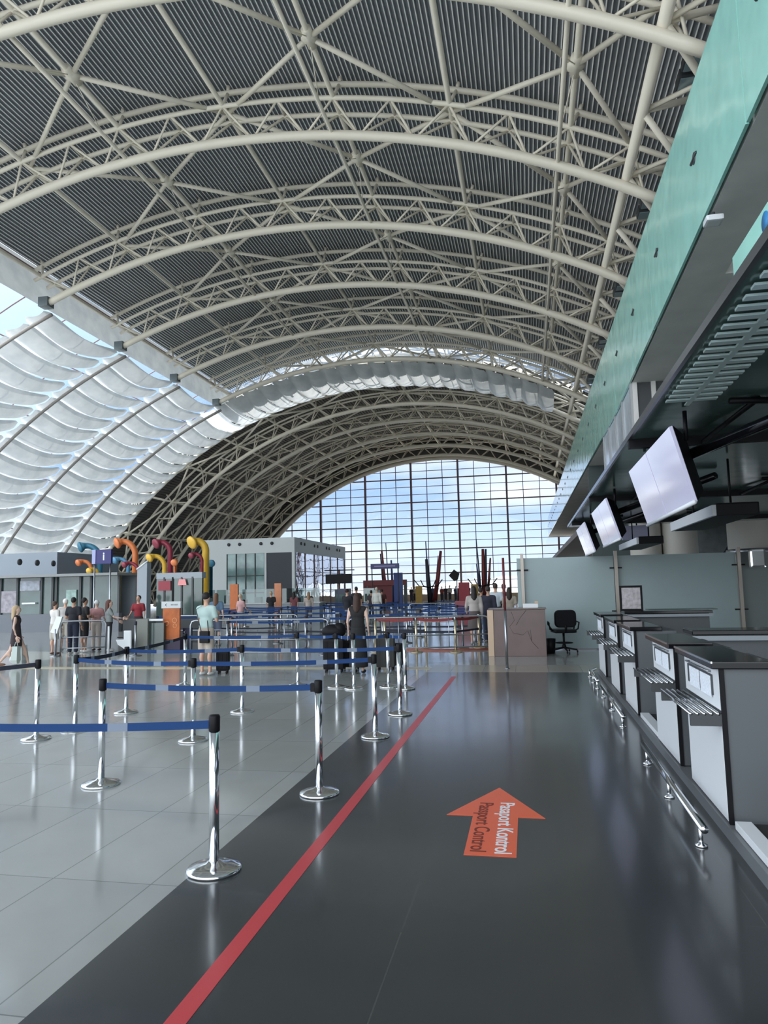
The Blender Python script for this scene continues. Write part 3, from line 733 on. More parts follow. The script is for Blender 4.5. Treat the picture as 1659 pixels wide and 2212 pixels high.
PP = {'A':((-1.96,4.25),'nearest chrome belt stanchion, at the edge of the light floor'),
 'B':((-1.78,5.90),'chrome belt stanchion on the dark floor edge beside the red line, second nearest'),
 'C':((-3.82,5.93),'chrome belt stanchion at left centre, its belt running right'),
 'D':((-5.79,7.65),'leftmost chrome belt stanchion, its belt leaving the left side'),
 'E':((-5.66,8.20),'chrome belt stanchion just right of the leftmost one'),
 'F':((-3.84,7.76),'chrome belt stanchion behind the nearest one with a dark base'),
 'G':((-1.79,8.16),'chrome belt stanchion third along the dark floor edge'),
 'H':((-5.70,9.43),'chrome belt stanchion in the fourth row, left of three'),
 'I':((-4.02,9.62),'chrome belt stanchion in the fourth row, middle of three'),
 'J':((-1.76,9.61),'chrome belt stanchion in the fourth row beside the red line'),
 'P':((-6.23,12.26),'chrome belt stanchion before the man in shorts'),
 'L':((-4.10,12.34),'chrome belt stanchion left of the black suitcases'),
 'M':((-3.31,12.08),'chrome belt stanchion before the black suitcase with a bag on top'),
 'N':((-2.97,11.93),'chrome belt stanchion before the woman in black'),
 'O':((-2.42,12.18),'chrome belt stanchion before the grey suitcase'),
 'K':((-2.09,11.97),'chrome belt stanchion at the right end of the fifth row'),
 'Z':((-4.15,4.05),'chrome belt stanchion just outside the left edge of the front row')}
PO = {}
first = True
for k, ((x, y), l) in PP.items():
    if first: st.location = (x, y, 0); st['label'] = l; PO[k] = st; st['group'] = 'chrome belt stanchions'; first = False
    else: PO[k] = dup(post0, (x, y, 0), None, l, 'chrome belt stanchions')
    if k == 'A': post0 = st
for a, b, m in (('A','Z',beltm),('C','B',beltm),('E','F',beltm),('F','G',beltm),('H','I',beltm),('I','J',beltm),('E','H',darkbelt),('H','P',darkbelt),('P','L',beltm),('L','M',beltm),('M','N',beltm),('N','O',beltm),('O','K',beltm)):
    pa, pb = PP[a][0], PP[b][0]; belt(PO[a], (*pa, 0), (*pb, 0), m)
belt(PO['D'], (-5.79,7.65,0), (-6.9,6.6,0), darkbelt, patch=False)
PX = post_proto('belt_stanchion', chrome, black); PX.location = (-6.9,6.6,0); PX['label'] = 'chrome belt stanchion outside the left edge holding the dark belt'; PX['group'] = 'chrome belt stanchions'

# brass posts with red belts
bs = post_proto('queue_post', brass, steel, .92, brass)
bl = [(900,1409),(921,1404),(985,1409),(1036,1400),(812,1408),(832,1402)]
names = ['third from the right', 'fourth from the right', 'second from the right', 'nearest the marble desk', 'leftmost', 'second from the left']
pts = []
for i, (px, py) in enumerate(bl):
    g = gnd(px, py)
    lab = 'brass coloured queue post with red belt, ' + names[i]
    if i == 0: bs.location = g; bs['label'] = lab; bs['group'] = 'brass queue posts'; q = bs; b0 = bs
    else: q = dup(b0, g, None, lab, 'brass queue posts')
    pts.append((q, g))
for a, b in ((0,2),(2,3),(4,0),(5,1)):
    belt(pts[a][0], pts[a][1], pts[b][1], redbelt, .85, .07, .03, False); belt(pts[a][0], pts[a][1], pts[b][1], darkbelt, .52, .05, .0, False, 'lower_belt')
tag(MB().path([gnd(870,1405), gnd(960,1406), gnd(1056,1404)], .05, 8).build('floor_hose', mat('brick_red', (.30,.09,.06), .6)), 'brick red kerb strip on the floor between the brass queue posts', 'kerb strip')

# the queue maze beyond
mz = post_proto('maze_post', steel, darkbelt, .93, steel)
random.seed(11)
rows = [(17.8, -10.5, -5.2), (19.6, -8.5, -1.8), (21.6, -12, -1.6), (23.8, -12.5, -1.4), (26.2, -13.5, -1.2), (28.8, -14.0, -1.0), (31.6, -15.0, -1.0), (34.6, -10.5, -.8), (38.0, -11.0, -.8)]
firstm = True
for ri, (y, x0, x1) in enumerate(rows):
    n = int((x1-x0)/1.85); xs = [x0+(x1-x0)*i/n for i in range(n+1)]
    prev = None
    for i, x in enumerate(xs):
        yy = y+random.uniform(-.12, .12)
        lab = 'slim belt post of the crowded queue maze, %s in row %s from the camera' % (ORD[i], ORD[ri])
        if firstm: mz.location = (x, yy, 0); mz['label'] = lab; mz['group'] = 'queue maze posts'; q = mz; m0 = mz; firstm = False; proto = [o for o in kids(mz)]
        else:
            q = m0.copy(); C.objects.link(q); q.location = (x, yy, 0); q['label'] = lab
            for ch in proto: c_ = ch.copy(); C.objects.link(c_); c_.parent = q
        if prev is not None and i != len(xs)//2 + (ri % 2):
            belt(q, (x, yy, 0), (*prev, 0), beltm, .88, .06, .03, ri < 5)
            if ri < 3 : belt(q, (x, yy, 0), (*prev, 0), darkbelt, .50, .05, .02, False, 'lower_belt')
        prev = (x, yy)
# tubular rail fences
def railing(p0, p1, lab, h=.98, m=steel):
    p0 = Vector(p0); p1 = Vector(p1); L = (p1-p0).length
    t = thing('tubular_railing', lab, 'railing', p0, math.atan2((p1-p0).y, (p1-p0).x), 'steel tube railings')
    MB().path([(0,0,0),(0,0,h-.12),(.04,0,h-.03),(.14,0,h),(L-.14,0,h),(L-.04,0,h-.03),(L,0,h-.12),(L,0,0)], .022, 8).build('hoop_tube', m, t)
    MB().tube((0,0,.5),(L,0,.5),.018,6).build('middle_rail', m, t); MB().tube((0,0,.2),(L,0,.2),.018,6).build('lower_rail', m, t)
    k = 1
    while k*.62 < L-.1: MB().tube((k*.62,0,.2),(k*.62,0,.5 if k % 2 else h),.012,6).build('baluster', m, t); k += 1
railing((-8.3,16.6,0), (-4.7,16.5,0), 'steel tube railing at centre behind the man in shorts')
railing((-4.4,17.2,0), (-1.0,17.9,0), 'steel tube railing beginning behind the woman in black', .95)
railing(gnd(130,1417), gnd(228,1413), 'pale tube railing before the queue at the left kiosk', .95, steel)
railing((-11.2,20.8,0), (-6.8,20.5,0), 'steel tube railing behind the orange display', .95)
railing((-5.0,30,0), (-1.2,30.5,0), 'far steel tube railing left of the marble desk')

# ------------------------------------------------------------ luggage
def suitcase(loc, w, d, h, m, lab, rz=0, handle=True):
    t = thing('suitcase', lab, 'suitcase', loc, rz)
    MB().bbox(-w/2,w/2,-d/2,d/2,.06,h,.05).build('shell', m, t)
    for k in range(3): MB().bbox(-w/2+w*(.2+.3*k)-.01,-w/2+w*(.2+.3*k)+.01,-d/2-.008,-d/2+.01,.12,h-.06,.003).build('ridge', m, t)
    for sx in (-1,1):
        for sy in (-1,1): MB().path([(sx*(w/2-.05)-.012,sy*(d/2-.04),.03),(sx*(w/2-.05)+.012,sy*(d/2-.04),.03)], .03, 10).build('wheel', rubber, t)
    if handle: MB().path([(-.09,.03,h-.02),(-.09,.03,h+.32),(.09,.03,h+.32),(.09,.03,h-.02)], .009, 6).build('pull_handle', dgrey, t)
    return t
bk = mat('black_shell', (.007,.007,.009), .6, spec=.2); gk = mat('grey_shell', (.05,.05,.05), .6, spec=.3)
suitcase(gnd(722,1452), .42, .26, .68, bk, 'large black suitcase with a dark bag on top, left of the woman in black', .1)
suitcase(gnd(742,1451)+Vector((.05,.35,0)), .40, .26, .62, bk, 'black suitcase just behind the large one, left of the woman in black', -.1, False)
suitcase(gnd(834,1447), .38, .26, .68, gk, 'grey suitcase right of the woman in black', .05)
suitcase(gnd(853,1446)+Vector((0,.25,0)), .26, .22, .52, bk, 'small black suitcase right of the grey one', .0, False)
suitcase(gnd(482,1455), .26, .22, .46, bk, 'small black cabin case beside the man in shorts', .2)
p = gnd(722,1452)
t = thing('travel_bag', 'dark soft bag lying on the large black suitcase', 'bag', (p.x, p.y, .68))
MB().ell((0,0,.14),(.26,.17,.15),16).ell((.12,0,.2),(.14,.13,.12),12).build('bag_body', bk, t); MB().path([(-.15,0,.2),(-.1,-.02,.33),(.1,-.02,.33),(.15,0,.2)], .012, 6).build('bag_strap', rubber, t)

# ------------------------------------------------------------ white box building in the hall
Y0B = 52.0
pL = atY(440, 1290, Y0B); pR = atY(637, 1290, Y0B); zt = atY(637, 1160, Y0B).z; L2 = 15.5
t = thing('kiosk_building', 'white box building with portholes and shop windows standing in the hall', 'building', (pR.x, Y0B, 0))
wv = mat('render_white', (.72,.76,.76), .6); wx = pL.x-pR.x
m = MB(); bz = zt-1.15
m.box(wx, 0, 0, L2, bz, zt); m.box(wx, wx+1.9, 0, .4, 0, bz); m.box(-.22, 0, 0, .3, 0, bz); m.box(-2.45, -2.28, 0, .3, 0, bz); m.box(wx, 0, L2-.3, L2, 0, bz); m.box(wx, wx+.3, .4, L2, 0, bz)
m.build('wall', wv, t)
MB().box(-2.28, -.22, .05, .2, 0, bz).build('dark_panel', mat('slate', (.035,.042,.055), .5), t)
w = MB().box(wx+1.9, -2.45, .1, .14, 0, bz).build('front_window', mat('shop_glass', (.22,.34,.33), .08, noise=.5, nscale=.6, coat=.5), t)
f = MB()
for k in range(5): x = wx+1.9+k*((-2.45-wx-1.9)/4); f.box(x-.04, x+.04, .04, .12, 0, bz)
for z in (bz*.33, bz*.62): f.box(wx+1.9, -2.45, .05, .12, z-.03, z+.03)
f.build('window_bars', dgrey, w)
w = MB().box(-.12, -.05, .3, L2-.3, 0, bz).build('side_window', mat('mirror_glass', (.66,.68,.76), .03, metal=.85, bump=.12, bscale=.9), t)
f = MB()
for k in range(7): y = .3+k*(L2-.6)/6; f.box(-.06, .0, y-.03, y+.03, 0, bz)
for z in (bz*.35, bz*.68): f.box(-.06, 0, .3, L2-.3, z-.025, z+.025)
f.build('window_bars', mull, w)
for x in (wx+2.1, wx+3.0, wx+4.75, wx+5.65): MB().path([(x,-.06,zt-.42),(x,.0,zt-.42)], .13, 14).build('porthole', dgrey, t)
for k in range(4):
    for d in (0, .9): MB().path([(.06,1.6+3.6*k+d,zt-.42),(0,1.6+3.6*k+d,zt-.42)], .13, 14).build('porthole', dgrey, t)
# hanging display board in front of the window wall
p = atY(731, 1248, 44)
t = thing('display_board', 'black flight display board on a post near the mirrored shop window', 'display board', (p.x, 44, 0))
MB().box(-.85,.85,0,.15,1.95+.05,2.6).build('screen', black, t); MB().tube((0,.2,0),(0,.2,2.9),.06,8).build('post', mat('rust_post', (.12,.05,.04), .5), t); MB().box(-.95,1.0,.1,.25,2.82,2.88).build('top_bar', black, t)

# ------------------------------------------------------------ left kiosks
KY = 29.0
pA = atY(0, 1245, KY); pB = atY(258, 1243, KY); ktop = pA.z
gl_k = mat('kiosk_glass', (.06,.095,.09), .10, noise=.45, nscale=.5, coat=.5)
t = thing('glazed_kiosk', 'long glazed kiosk row with grey base at the left behind the queue', 'kiosk', (pA.x-2.0, KY, 0))
Lk = pB.x-pA.x+2.0
MB().box(0, Lk, 0, .25, 0, .82).build('base_wall', mat('kiosk_base', (.15,.165,.19), .5), t)
MB().box(0, Lk, .1, .14, .82, ktop-.1).build('glazing', gl_k, t)
MB().box(-.1, Lk+.2, -.5, 1.5, ktop-.1, ktop+.02).build('roof_slab', mat('kiosk_roof', (.25,.26,.26), .5), t)
MB().box(0, Lk, 1.3, 1.45, 0, ktop-.1).build('rear_wall', midgrey, t)
for px in (0, 36, 88, 112, 120, 172, 195, 255): x = atY(px, 1280, KY).x-(pA.x-2.0); MB().box(x-.05, x+.05, .02, .16, .82, ktop-.1).build('mullion', dgrey, t)
x = atY(62, 1300, KY).x-(pA.x-2.0); MB().bbox(x-.35, x+.35, -.02, .1, 1.28, 1.36, .01).build('shelf_light', white, t)
for px0, px1, z0, z1, c in ((2, 34, .9, 1.9, (.33,.30,.34)), (42, 84, 1.9, 2.35, (.36,.38,.44)), (262-120, 164, 1.15, 1.9, (.30,.42,.38))):
    a = atY(px0,1280,KY).x-(pA.x-2.0); b = atY(px1,1280,KY).x-(pA.x-2.0); MB().box(a,b,.03,.09,z0,z1).build('poster', mat('poster%d' % px0, c, .5, noise=.3, nscale=5), t)
X = -23.6
t = thing('porthole_wall', 'grey upper wall box with three portholes above the left kiosks', 'wall box', (X, KY+3.4, ktop+.05))
pz0 = ktop+.05
MB().box(-6, 0, 0, 5.6, 0, 1.22).build('wall_box', mat('blue_grey_wall', (.27,.31,.36), .55), t)
for px in (41, 79, 114):
    d = ray(px, 1227); q = Vector((0,0,CAMH))+d*(X/d.x); MB().path([(.06, q.y-KY-3.4, .62),(0, q.y-KY-3.4, .62)], .15, 16).build('porthole', dgrey, t)
p = atY(147, 1209, 35.5)
t = thing('shop_sign', 'small dark blue sign board beside the porthole wall', 'sign', (p.x, 36.2, ktop+.05)); MB().box(-.45,.4,0,.4,0,1.0).build('backing_wall', MATS['blue_grey_wall'], t); MB().bbox(-.38,.36,-.05,0,.52,.88,.01).build('sign_face', navy, t)
MB().box(-.3,.3,-.056,-.05,.68,.72).build('faint_wording', mat('faint', (.12,.14,.25), .5), t)
# info sign
p = atY(221, 1203, 24)
t = thing('information_sign', 'dark blue hanging information sign with a white letter i at left', 'sign', (p.x, 24, 0))
z0 = atY(221,1218,24).z; z1 = atY(221,1187,24).z
MB().bbox(-.27,.36,0,.12,z0,z1,.01).build('sign_face', mat('royal_navy', (.012,.012,.14), .4), t); MB().bbox(-.42,-.27,-.02,.14,z0,z1,.01).build('side_face', mat('lilac', (.35,.38,.62), .4), t)
MB().tube((-.35,.06,0),(-.35,.06,z0),.03,8).tube((.3,.06,0),(.3,.06,z0),.03,8).build('sign_post', steel, t)
text_mesh('i', .42, white, 'letter', t, Matrix.Translation((.06,-.006,(z0+z1)/2)) @ Matrix.Rotation(PI/2, 4, 'X'), .002, .01)

# booth on the right of the kiosks
BY = 20.6
def bx(px, Y=BY): return atY(px, 1300, Y).x
t = thing('service_booth', 'dark glazed service booth with red sign left of the orange display', 'booth', (bx(275), 22.4, 0))
x1 = bx(372, 22.4)-bx(275, 22.4)
MB().box(0,x1,0,.1,.9,2.15).build('glazing', gl_k, t); MB().box(0,x1,0,.12,0,.9).build('base_panel', dgrey, t); MB().box(0,x1,-.02,.3,2.15,2.35).build('header', midgrey, t)
a = .15; MB().box(.1,.55,-.06,0,1.75,2.08).build('red_sign', mat('crimson_sign', (.30,.03,.05), .5), t)
q = bx(332,22.4)-bx(275,22.4); o = MB().prism([(q-.16,0),(q+.16,0),(q+.11,.2),(q-.11,.2)], 0, .04).build('pink_sign', mat('pink_lit', (.85,.30,.30), .4), t)
o.rotation_euler = (PI/2,0,0); o.location = (0,-.05,1.92)
for px in (292, 310, 329, 352): x = bx(px,22.4)-bx(275,22.4); MB().box(x-.03,x+.03,-.03,.1,.9,2.2).build('mullion', black if px == 310 else dgrey, t)
t = thing('booth_pillar', 'tall angular grey advertising pillar leaning beside the yellow pipe', 'pillar', (bx(306,24.5), 24.5, 0))
zz = atY(306,1215,24.5).z; m = MB(); m.add([(-.2,0,0),(.2,0,0),(.2,.3,0),(-.2,.3,0),(-.2,0,zz-.28),(.2,0,zz),(.2,.3,zz),(-.2,.3,zz-.28)], [(0,3,2,1),(4,5,6,7),(0,1,5,4),(1,2,6,5),(2,3,7,6),(3,0,4,7)]); m.build('pillar_body', midgrey, t)
m = MB(); m.tube((-.22,.0,zz-.26),(.24,.0,zz+.06),.035,6); m.build('top_edge', white, t)
t = thing('service_counter', 'dark grey service counter between the queue and the orange display', 'counter', gnd(292, 1406))
MB().bbox(-.42,.02,0,.5,0,.92,.01).build('dark_side', dgrey, t); MB().bbox(.02,.40,-.02,.5,0,.92,.01).build('grey_front', mat('warm_grey', (.20,.21,.19), .5), t)
MB().bbox(.40,.85,.05,.12,.86,.92,.008).build('white_ledge', white, t); MB().box(.42,.85,.1,.3,.0,.8).build('glass_front', gl_k, t)
t = thing('orange_display', 'orange poster display stand with a white logo header', 'display stand', gnd(369, 1404))
g = t.location
MB().bbox(-.27,.27,0,.08,.30,1.22,.01).build('orange_poster', mat('orange_poster', (.45,.11,.02), .5, noise=.25, nscale=4), t)
MB().bbox(-.31,.31,-.02,.1,1.22,1.42,.01).build('logo_header', mat('header_white', (.55,.58,.60), .4), t)
MB().bbox(-.36,.32,-.05,.3,0,.30,.02).build('dark_base', mat('dark_purple', (.03,.02,.05), .5), t)
m = MB(); m.path([(-.18,-.024,1.32),(-.12,-.024,1.375),(-.06,-.024,1.32),(-.12,-.024,1.265)], .012, 4, closed=True); m.build('logo_mark', black, t)
m = MB()
for k in range(5): m.box(.0+.045*k,.03+.045*k,-.026,-.02,1.30,1.345)
m.build('logo_lettering', mat('ltgrey', (.25,.27,.28), .5), t)
m = MB()
for x, z, r in ((-.13,.78,.06),(.12,.86,.07),(.13,.70,.06)): m.path([(x+r*cos(a*PI/6),-.003,z+r*sin(a*PI/6)) for a in range(12)], .012, 4, closed=True)
m.build('circle_motif', mat('pale_orange', (.75,.36,.18), .5), t)
t = thing('logo_box', 'small dark box with a white diamond logo beside the orange display', 'box', gnd(401, 1402)); MB().bbox(-.1,.12,0,.2,.0,.62,.01).build('box_body', mat('navy_black', (.02,.02,.05), .5), t)
m = MB(); m.path([(-.06,-.004,.5),(.01,-.004,.56),(.08,-.004,.5),(.01,-.004,.44)], .014, 4, closed=True); m.build('diamond_logo', white, t)
t = thing('bar_chair', 'white moulded bar seat standing in front of the dark service counter', 'seat', gnd(266, 1409))
MB().bbox(.02,.26,-.03,.03,.08,.62,.03).build('backrest', white, t); m = MB(); m.add([(-.22,-.03,.36),(.05,-.03,.36),(.05,.3,.36),(-.22,.3,.36),(-.16,-.03,.22),(.05,-.03,.10),(.05,.3,.10),(-.16,.3,.22)], [(0,1,2,3),(7,6,5,4),(0,4,5,1),(1,5,6,2),(2,6,7,3),(3,7,4,0)]); m.build('seat_shell', white, t)
MB().tube((.05,.13,0),(.05,.13,.12),.02).lathe([(.12,0),(.12,.02),(.03,.03)],16,(.05,.13,0)).build('pedestal', steel, t); MB().box(-.25,-.0,.08,.14,.40,.43).build('dark_arm', black, t)
t = thing('tilted_leaflet_board', 'white tilted leaflet board on a slim stand before the queue', 'stand', gnd(119, 1418))
MB().tube((0,0,0),(0,0,.75),.03,8).lathe([(.14,0),(.14,.015),(.03,.03)],16).build('stand_pole', steel, t)
m = MB(); m.add([(-.16,-.02,.66),(.04,-.02,.62),(.20,-.02,1.08),(.03,-.02,1.10),(-.16,.05,.66),(.04,.05,.62),(.20,.05,1.08),(.03,.05,1.10)], [(0,1,2,3),(7,6,5,4),(0,4,5,1),(1,5,6,2),(2,6,7,3),(3,7,4,0)]); m.build('board', white, t)
t = thing('white_post', 'short white post before the queue at the left kiosk', 'post', gnd(234, 1414)); MB().tube((0,0,0),(0,0,.78),.03,8).build('pole', white, t); MB().lathe([(.15,0),(.15,.015),(.03,.03)],16).build('foot', steel, t)

# waist-high shop counters across the middle
t = thing('shop_counter_row', 'low grey glass counters in front of the white box building', 'counter', (atY(400,1300,34).x, 34, 0))
Lr = atY(690,1300,34).x-t.location.x
MB().box(0,Lr,0,1,0,1.0).build('counter_body', midgrey, t); MB().box(0,Lr,.0,.05,1.0,1.75).build('glass_screen', thin_glass('clear_screen', (.62,.70,.70), .10), t); MB().box(-.05,Lr+.05,-.05,1.05,1.0,1.05).build('counter_top', MATS['header_white'], t)
for k in range(8): MB().bbox(.4+k*.82, .75+k*.82, .2, .5, 1.05, 1.05+.18+.12*(k % 3), .02).build('counter_item', [dgrey, MATS['header_white'], midgrey][k % 3], t)
for px, py0, py1, w, Y, lab, c in ((505,1262,1312,.20,31,'orange upright display panel nearest the large yellow pipe',(.55,.15,.04)), (600,1260,1306,.17,33,'orange upright display panel before the dark slate panel',(.62,.24,.12)), (905,1266,1292,.30,62,'yellow display panel under the far window',(.55,.33,.07)), (1003,1258,1290,.45,60,'red display cabinet under the far window',(.38,.03,.05)), (1026,1262,1290,.32,63,'brown display panel beside the red cabinet under the far window',(.42,.27,.08)), (1022-20,1298,1325,.35,30,'dark red panel among the queue posts near the marble desk',(.25,.05,.07))):
    p = atY(px, py1, Y); q = atY(px, py0, Y)
    t = thing('poster_stand', lab, 'display panel', (p.x, Y, 0)); MB().bbox(-w,w,0,.12,.0,q.z,.01).build('panel_face', mat('dp%d' % px, c, .5, noise=.1, nscale=4), t); MB().box(-w-.03,w+.03,-.08,.2,0,.06).build('panel_foot', dgrey, t)

# ------------------------------------------------------------ coloured pipe horns
def horn(px, Y, ytop, hx, r, c, lab, bell=1.5):
    p = atY(px, 1280, Y); zt_ = atY(px, ytop, Y).z; dx = atY(hx, ytop, Y).x-p.x
    t = thing('horn_pipe', lab, 'pipe', (p.x, Y, 0), 0, 'coloured horn pipes')
    bell = 1.95; r = r*.64; m_ = mat('horn_'+c[0], c[1], .45); m2 = mat('hornlight_'+c[0], tuple(min(1, v*1.25+.04) for v in c[1]), .5)
    s = -1 if dx < 0 else 1; R = min(abs(dx)*.8, zt_*.25)
    pts = [(0,0,0),(0,0,zt_-R-r)]; rs = [r, r]
    for k in range(1, 9):
        a = PI/2*k/8*.92; pts.append((s*R*(1-cos(a)), -.10*k/8, zt_-R-r+R*sin(a))); rs.append(r)
    e_ = pts[-1]; pts.append((e_[0]+s*(abs(dx)-R)*.6+s*.02, -.16, e_[2]-.0)); rs.append(r*1.12)
    pts.append((dx, -.32, e_[2]-.08)); rs.append(r*bell)
    MB().path(pts, rs, 16).build('pipe_body', m_, t)
    d = (Vector(pts[-1])-Vector(pts[-2])).normalized(); q = Vector(pts[-1])
    MB().path([q-d*.02, q+d*.05, q+d*.10], [r*bell, r*bell*.97, r*bell*.7], 18).build('horn_mouth', m2, t)
    MB().lathe([(r*1.4,0),(r*1.4,.06),(r*1.05,.08)], 16).build('base_flange', m_, t)
cols = {'o':('orange',(.70,.20,.06)),'b':('blue',(.03,.17,.27)),'y':('yellow',(.70,.42,.04)),'r':('crimson',(.26,.025,.05)),'l':('sky',(.10,.30,.50))}
for a in ((215,34,1172,182,.23,cols['b'],'blue horn pipe, leftmost, behind the information sign',1.25),(291,33,1163,261,.23,cols['o'],'tall orange horn pipe behind the red booth sign'),(299,32,1212,277,.13,cols['r'],'small crimson horn pipe crossing the tall orange one'),
          (276,34,1203,256,.15,cols['l'],'small light blue horn pipe left of the tall orange one'),(355,31,1196,331,.17,cols['y'],'small yellow horn pipe with a round mouth'),(367,34,1165,344,.22,cols['r'],'tall crimson horn pipe behind the small yellow one'),
          (378,30,1208,384,.13,cols['o'],'small orange horn pipe right of the crimson one'),(444,33,1161,421,.27,cols['y'],'largest yellow horn pipe beside the white building'),(436,32,1193,420,.12,cols['r'],'small dark red horn pipe left of the largest yellow one'),
          (455,36,1210,462,.17,cols['b'],'small blue horn pipe right of the largest yellow one'),(210,31,1226,202,.13,cols['y'],'small yellow horn pipe low behind the information sign'),(196,33,1208,178,.15,cols['o'],'small orange horn pipe left of the information sign')):
    horn(*a)

# ------------------------------------------------------------ far hall: gate shops and stick sculptures under the window
def sticks(px, Y, tops, lab):
    p = atY(px, 1290, Y); t = thing('stick_sculpture', lab, 'sculpture', (p.x, Y, 0), 0, 'painted stick sculptures')
    MB().lathe([(.9,0),(.9,.12),(.5,.2)], 16).build('plinth', dgrey, t)
    for i, (tx, ty, bx_, c, r) in enumerate(tops):
        q = atY(tx, ty, Y); z = q.z; x = q.x-p.x
        MB().path([(atY(bx_,1290,Y).x-p.x, .1*(i-2), .1), ((atY(bx_,1290,Y).x-p.x)*.4+x*.6, .12*(i-2), z*.55), (x, .15*(i-2), z)], [r*.55, r*.45, r*.3], 8).build('painted_stick', mat('stick_'+c, {'r':(.20,.03,.03),'k':(.03,.03,.05),'b':(.04,.05,.16),'o':(.50,.20,.04)}[c], .5), t)
    return t
sticks(840, 66, [(826,1190,838,'r',.28),(834,1172,842,'k',.12),(845,1210,850,'b',.25),(821,1196,832,'k',.18)], 'bundle of painted sticks above the red gate shop')
sticks(930, 68, [(922,1208,930,'k',.45),(920,1170,928,'b',.16),(952,1190,938,'r',.42),(946,1200,936,'k',.12)], 'bundle of painted sticks at the middle under the far window')
sticks(1047, 66, [(1029,1165,1042,'k',.15),(1043,1186,1046,'r',.4),(1049,1186,1048,'k',.3),(1059,1205,1051,'r',.25),(1029,1218,1040,'b',.2)], 'bundle of painted sticks before the marble desk side of the window')
for px, Y, s in ((925, 66, 1), (1042, 64.6, 1)):
    p = atY(px, 1250, Y); t = thing('antler_lamp', 'branching lamp arms hung in front of the %s stick bundle' % ('middle' if px < 1000 else 'right hand'), 'lamp', (p.x, Y, 0))
    m = MB(); m.tube((0,0,0),(0,0,1.6),.06,6)
    for a in (-2.2,-1.2,1.2,2.2): m.path([(0,0,1.6),(a*.4,.0,1.75),(a*.6,0,2.3)], .05, 5)
    m.build('arms', black, t); MB().lathe([(.4,0),(.4,.08),(.1,.12)],12).build('foot', black, t)
Y = 58
a = atY(785,1290,Y); b = atY(878,1290,Y); z = atY(830,1253,Y).z
t = thing('red_gate_shop', 'dark red gate-shaped shop under the far window', 'shop', (a.x, Y, 0)); w = b.x-a.x; rm = mat('gate_red', (.17,.012,.016), .5)
MB().box(0,w,0,.5,z-.45,z).build('lintel', rm, t); MB().box(0,.2,0,.5,0,z-.45).build('side_post', rm, t); MB().box(w-.2,w,0,.5,0,z-.45).build('side_post', dgrey, t); MB().box(.35,w*.66,.2,.4,.3,z-.45).build('red_panel', rm, t)
p = atY(859,1240,54); t = thing('blue_pillar', 'tall blue advertising pillar beside the red gate shop', 'pillar', (p.x,54,0)); MB().bbox(-.33,.33,0,.4,0,atY(859,1237,54).z,.02).build('pillar_body', mat('pillar_blue', (.02,.045,.20), .5), t); MB().box(-.4,.4,-.05,.45,0,.1).build('plinth', dgrey, t)
p = atY(831,1223,52); t = thing('overhead_sign', 'long blue overhead sign above the red gate shop', 'sign', (p.x,52,0)); z = p.z
MB().bbox(-1.08,1.08,0,.15,z-.19,z+.19,.01).build('sign_face', mat('blue_sign', (.025,.03,.16), .4), t); MB().box(-.8,.8,-.006,0,z-.04,z+.05).build('pale_wording', mat('pale_sign', (.30,.26,.48), .4), t)
for x in (-1.0,1.0): MB().tube((x,.1,0),(x,.1,z-.19),.04,6).build('post', dgrey, t)
p = atY(981,1240,60); t = thing('hanging_leaf_sign', 'dark diamond shaped sign on a pole left of the red cabinet', 'sign', (p.x,60,0)); z = atY(981,1243,60).z
MB().tube((.2,0,0),(.2,0,z),.05,6).build('pole', steel, t); m = MB(); m.prism([(-.45,0),(0,.5),(.45,.15),(.3,-.35),(0,-.5)], -.05, .05); o = m.build('leaf_panel', black, t); o.rotation_euler = (PI/2,0,0); o.location = (0,0,z)
t = thing('planter_ledge', 'long tan ledge running below the far window', 'ledge', (-20, 84, 0)); MB().box(0,24,0,1.2,0,.75).build('ledge_body', tan, t)
for px, c in ((805,(.42,.50,.48)),(792,(.52,.56,.56)),(711,(.03,.04,.07)),(752-10,(.05,.06,.10))):
    p = atY(px,1290,40); t = thing('glass_booth', {805:'pale glass booth beside the dark red gate shop',792:'pale panel booth left of the red gate shop',711:'dark vending cabinet under the black display board',742:'dark cabinet right of the display board post'}[px], 'booth', (p.x,40+(px%7)*.6,0)); MB().bbox(-.32,.32,0,.6,0,1.55+(px%5)*.06,.02).build('cabinet_body', mat('cab%d' % px, c, .4), t); MB().box(-.24,.24,-.012,0,.9,1.35).build('front_pane', gl_k, t)

# ------------------------------------------------------------ people
def remesh(prims, vox, name, m, parent, smooth=True):
    mb = MB()
    for p in prims:
        if p[0] == 'c':
            a, b, ra, rb = Vector(p[1]), Vector(p[2]), p[3], p[4]; mb.path([a, b], [ra, rb], 12); mb.ell(a, (ra,)*3, 12); mb.ell(b, (rb,)*3, 12)
        elif p[0] == 'e': mb.ell(p[1], p[2], 14, 0, p[3] if len(p) > 3 else None)
        elif p[0] == 'l': mb.lathe(p[1], 18, p[2], 0, p[3], p[4])
    me = mb.mesh('t', m); o = bpy.data.objects.new('t', me); C.objects.link(o)
    r = o.modifiers.new('r', 'REMESH'); r.mode = 'VOXEL'; r.voxel_size = vox; r.use_smooth_shade = True
    s = o.modifiers.new('s', 'SMOOTH'); s.iterations = 3; s.factor = .5
    dg = bpy.context.evaluated_depsgraph_get(); me2 = bpy.data.meshes.new_from_object(o.evaluated_get(dg)); me2.name = name
    C.objects.unlink(o); bpy.data.objects.remove(o)
    me2.materials.clear()
    for mm in (m if isinstance(m, (list, tuple)) else [m]): me2.materials.append(mm)
    q = bpy.data.objects.new(name, me2); C.objects.link(q); q.parent = parent; return q
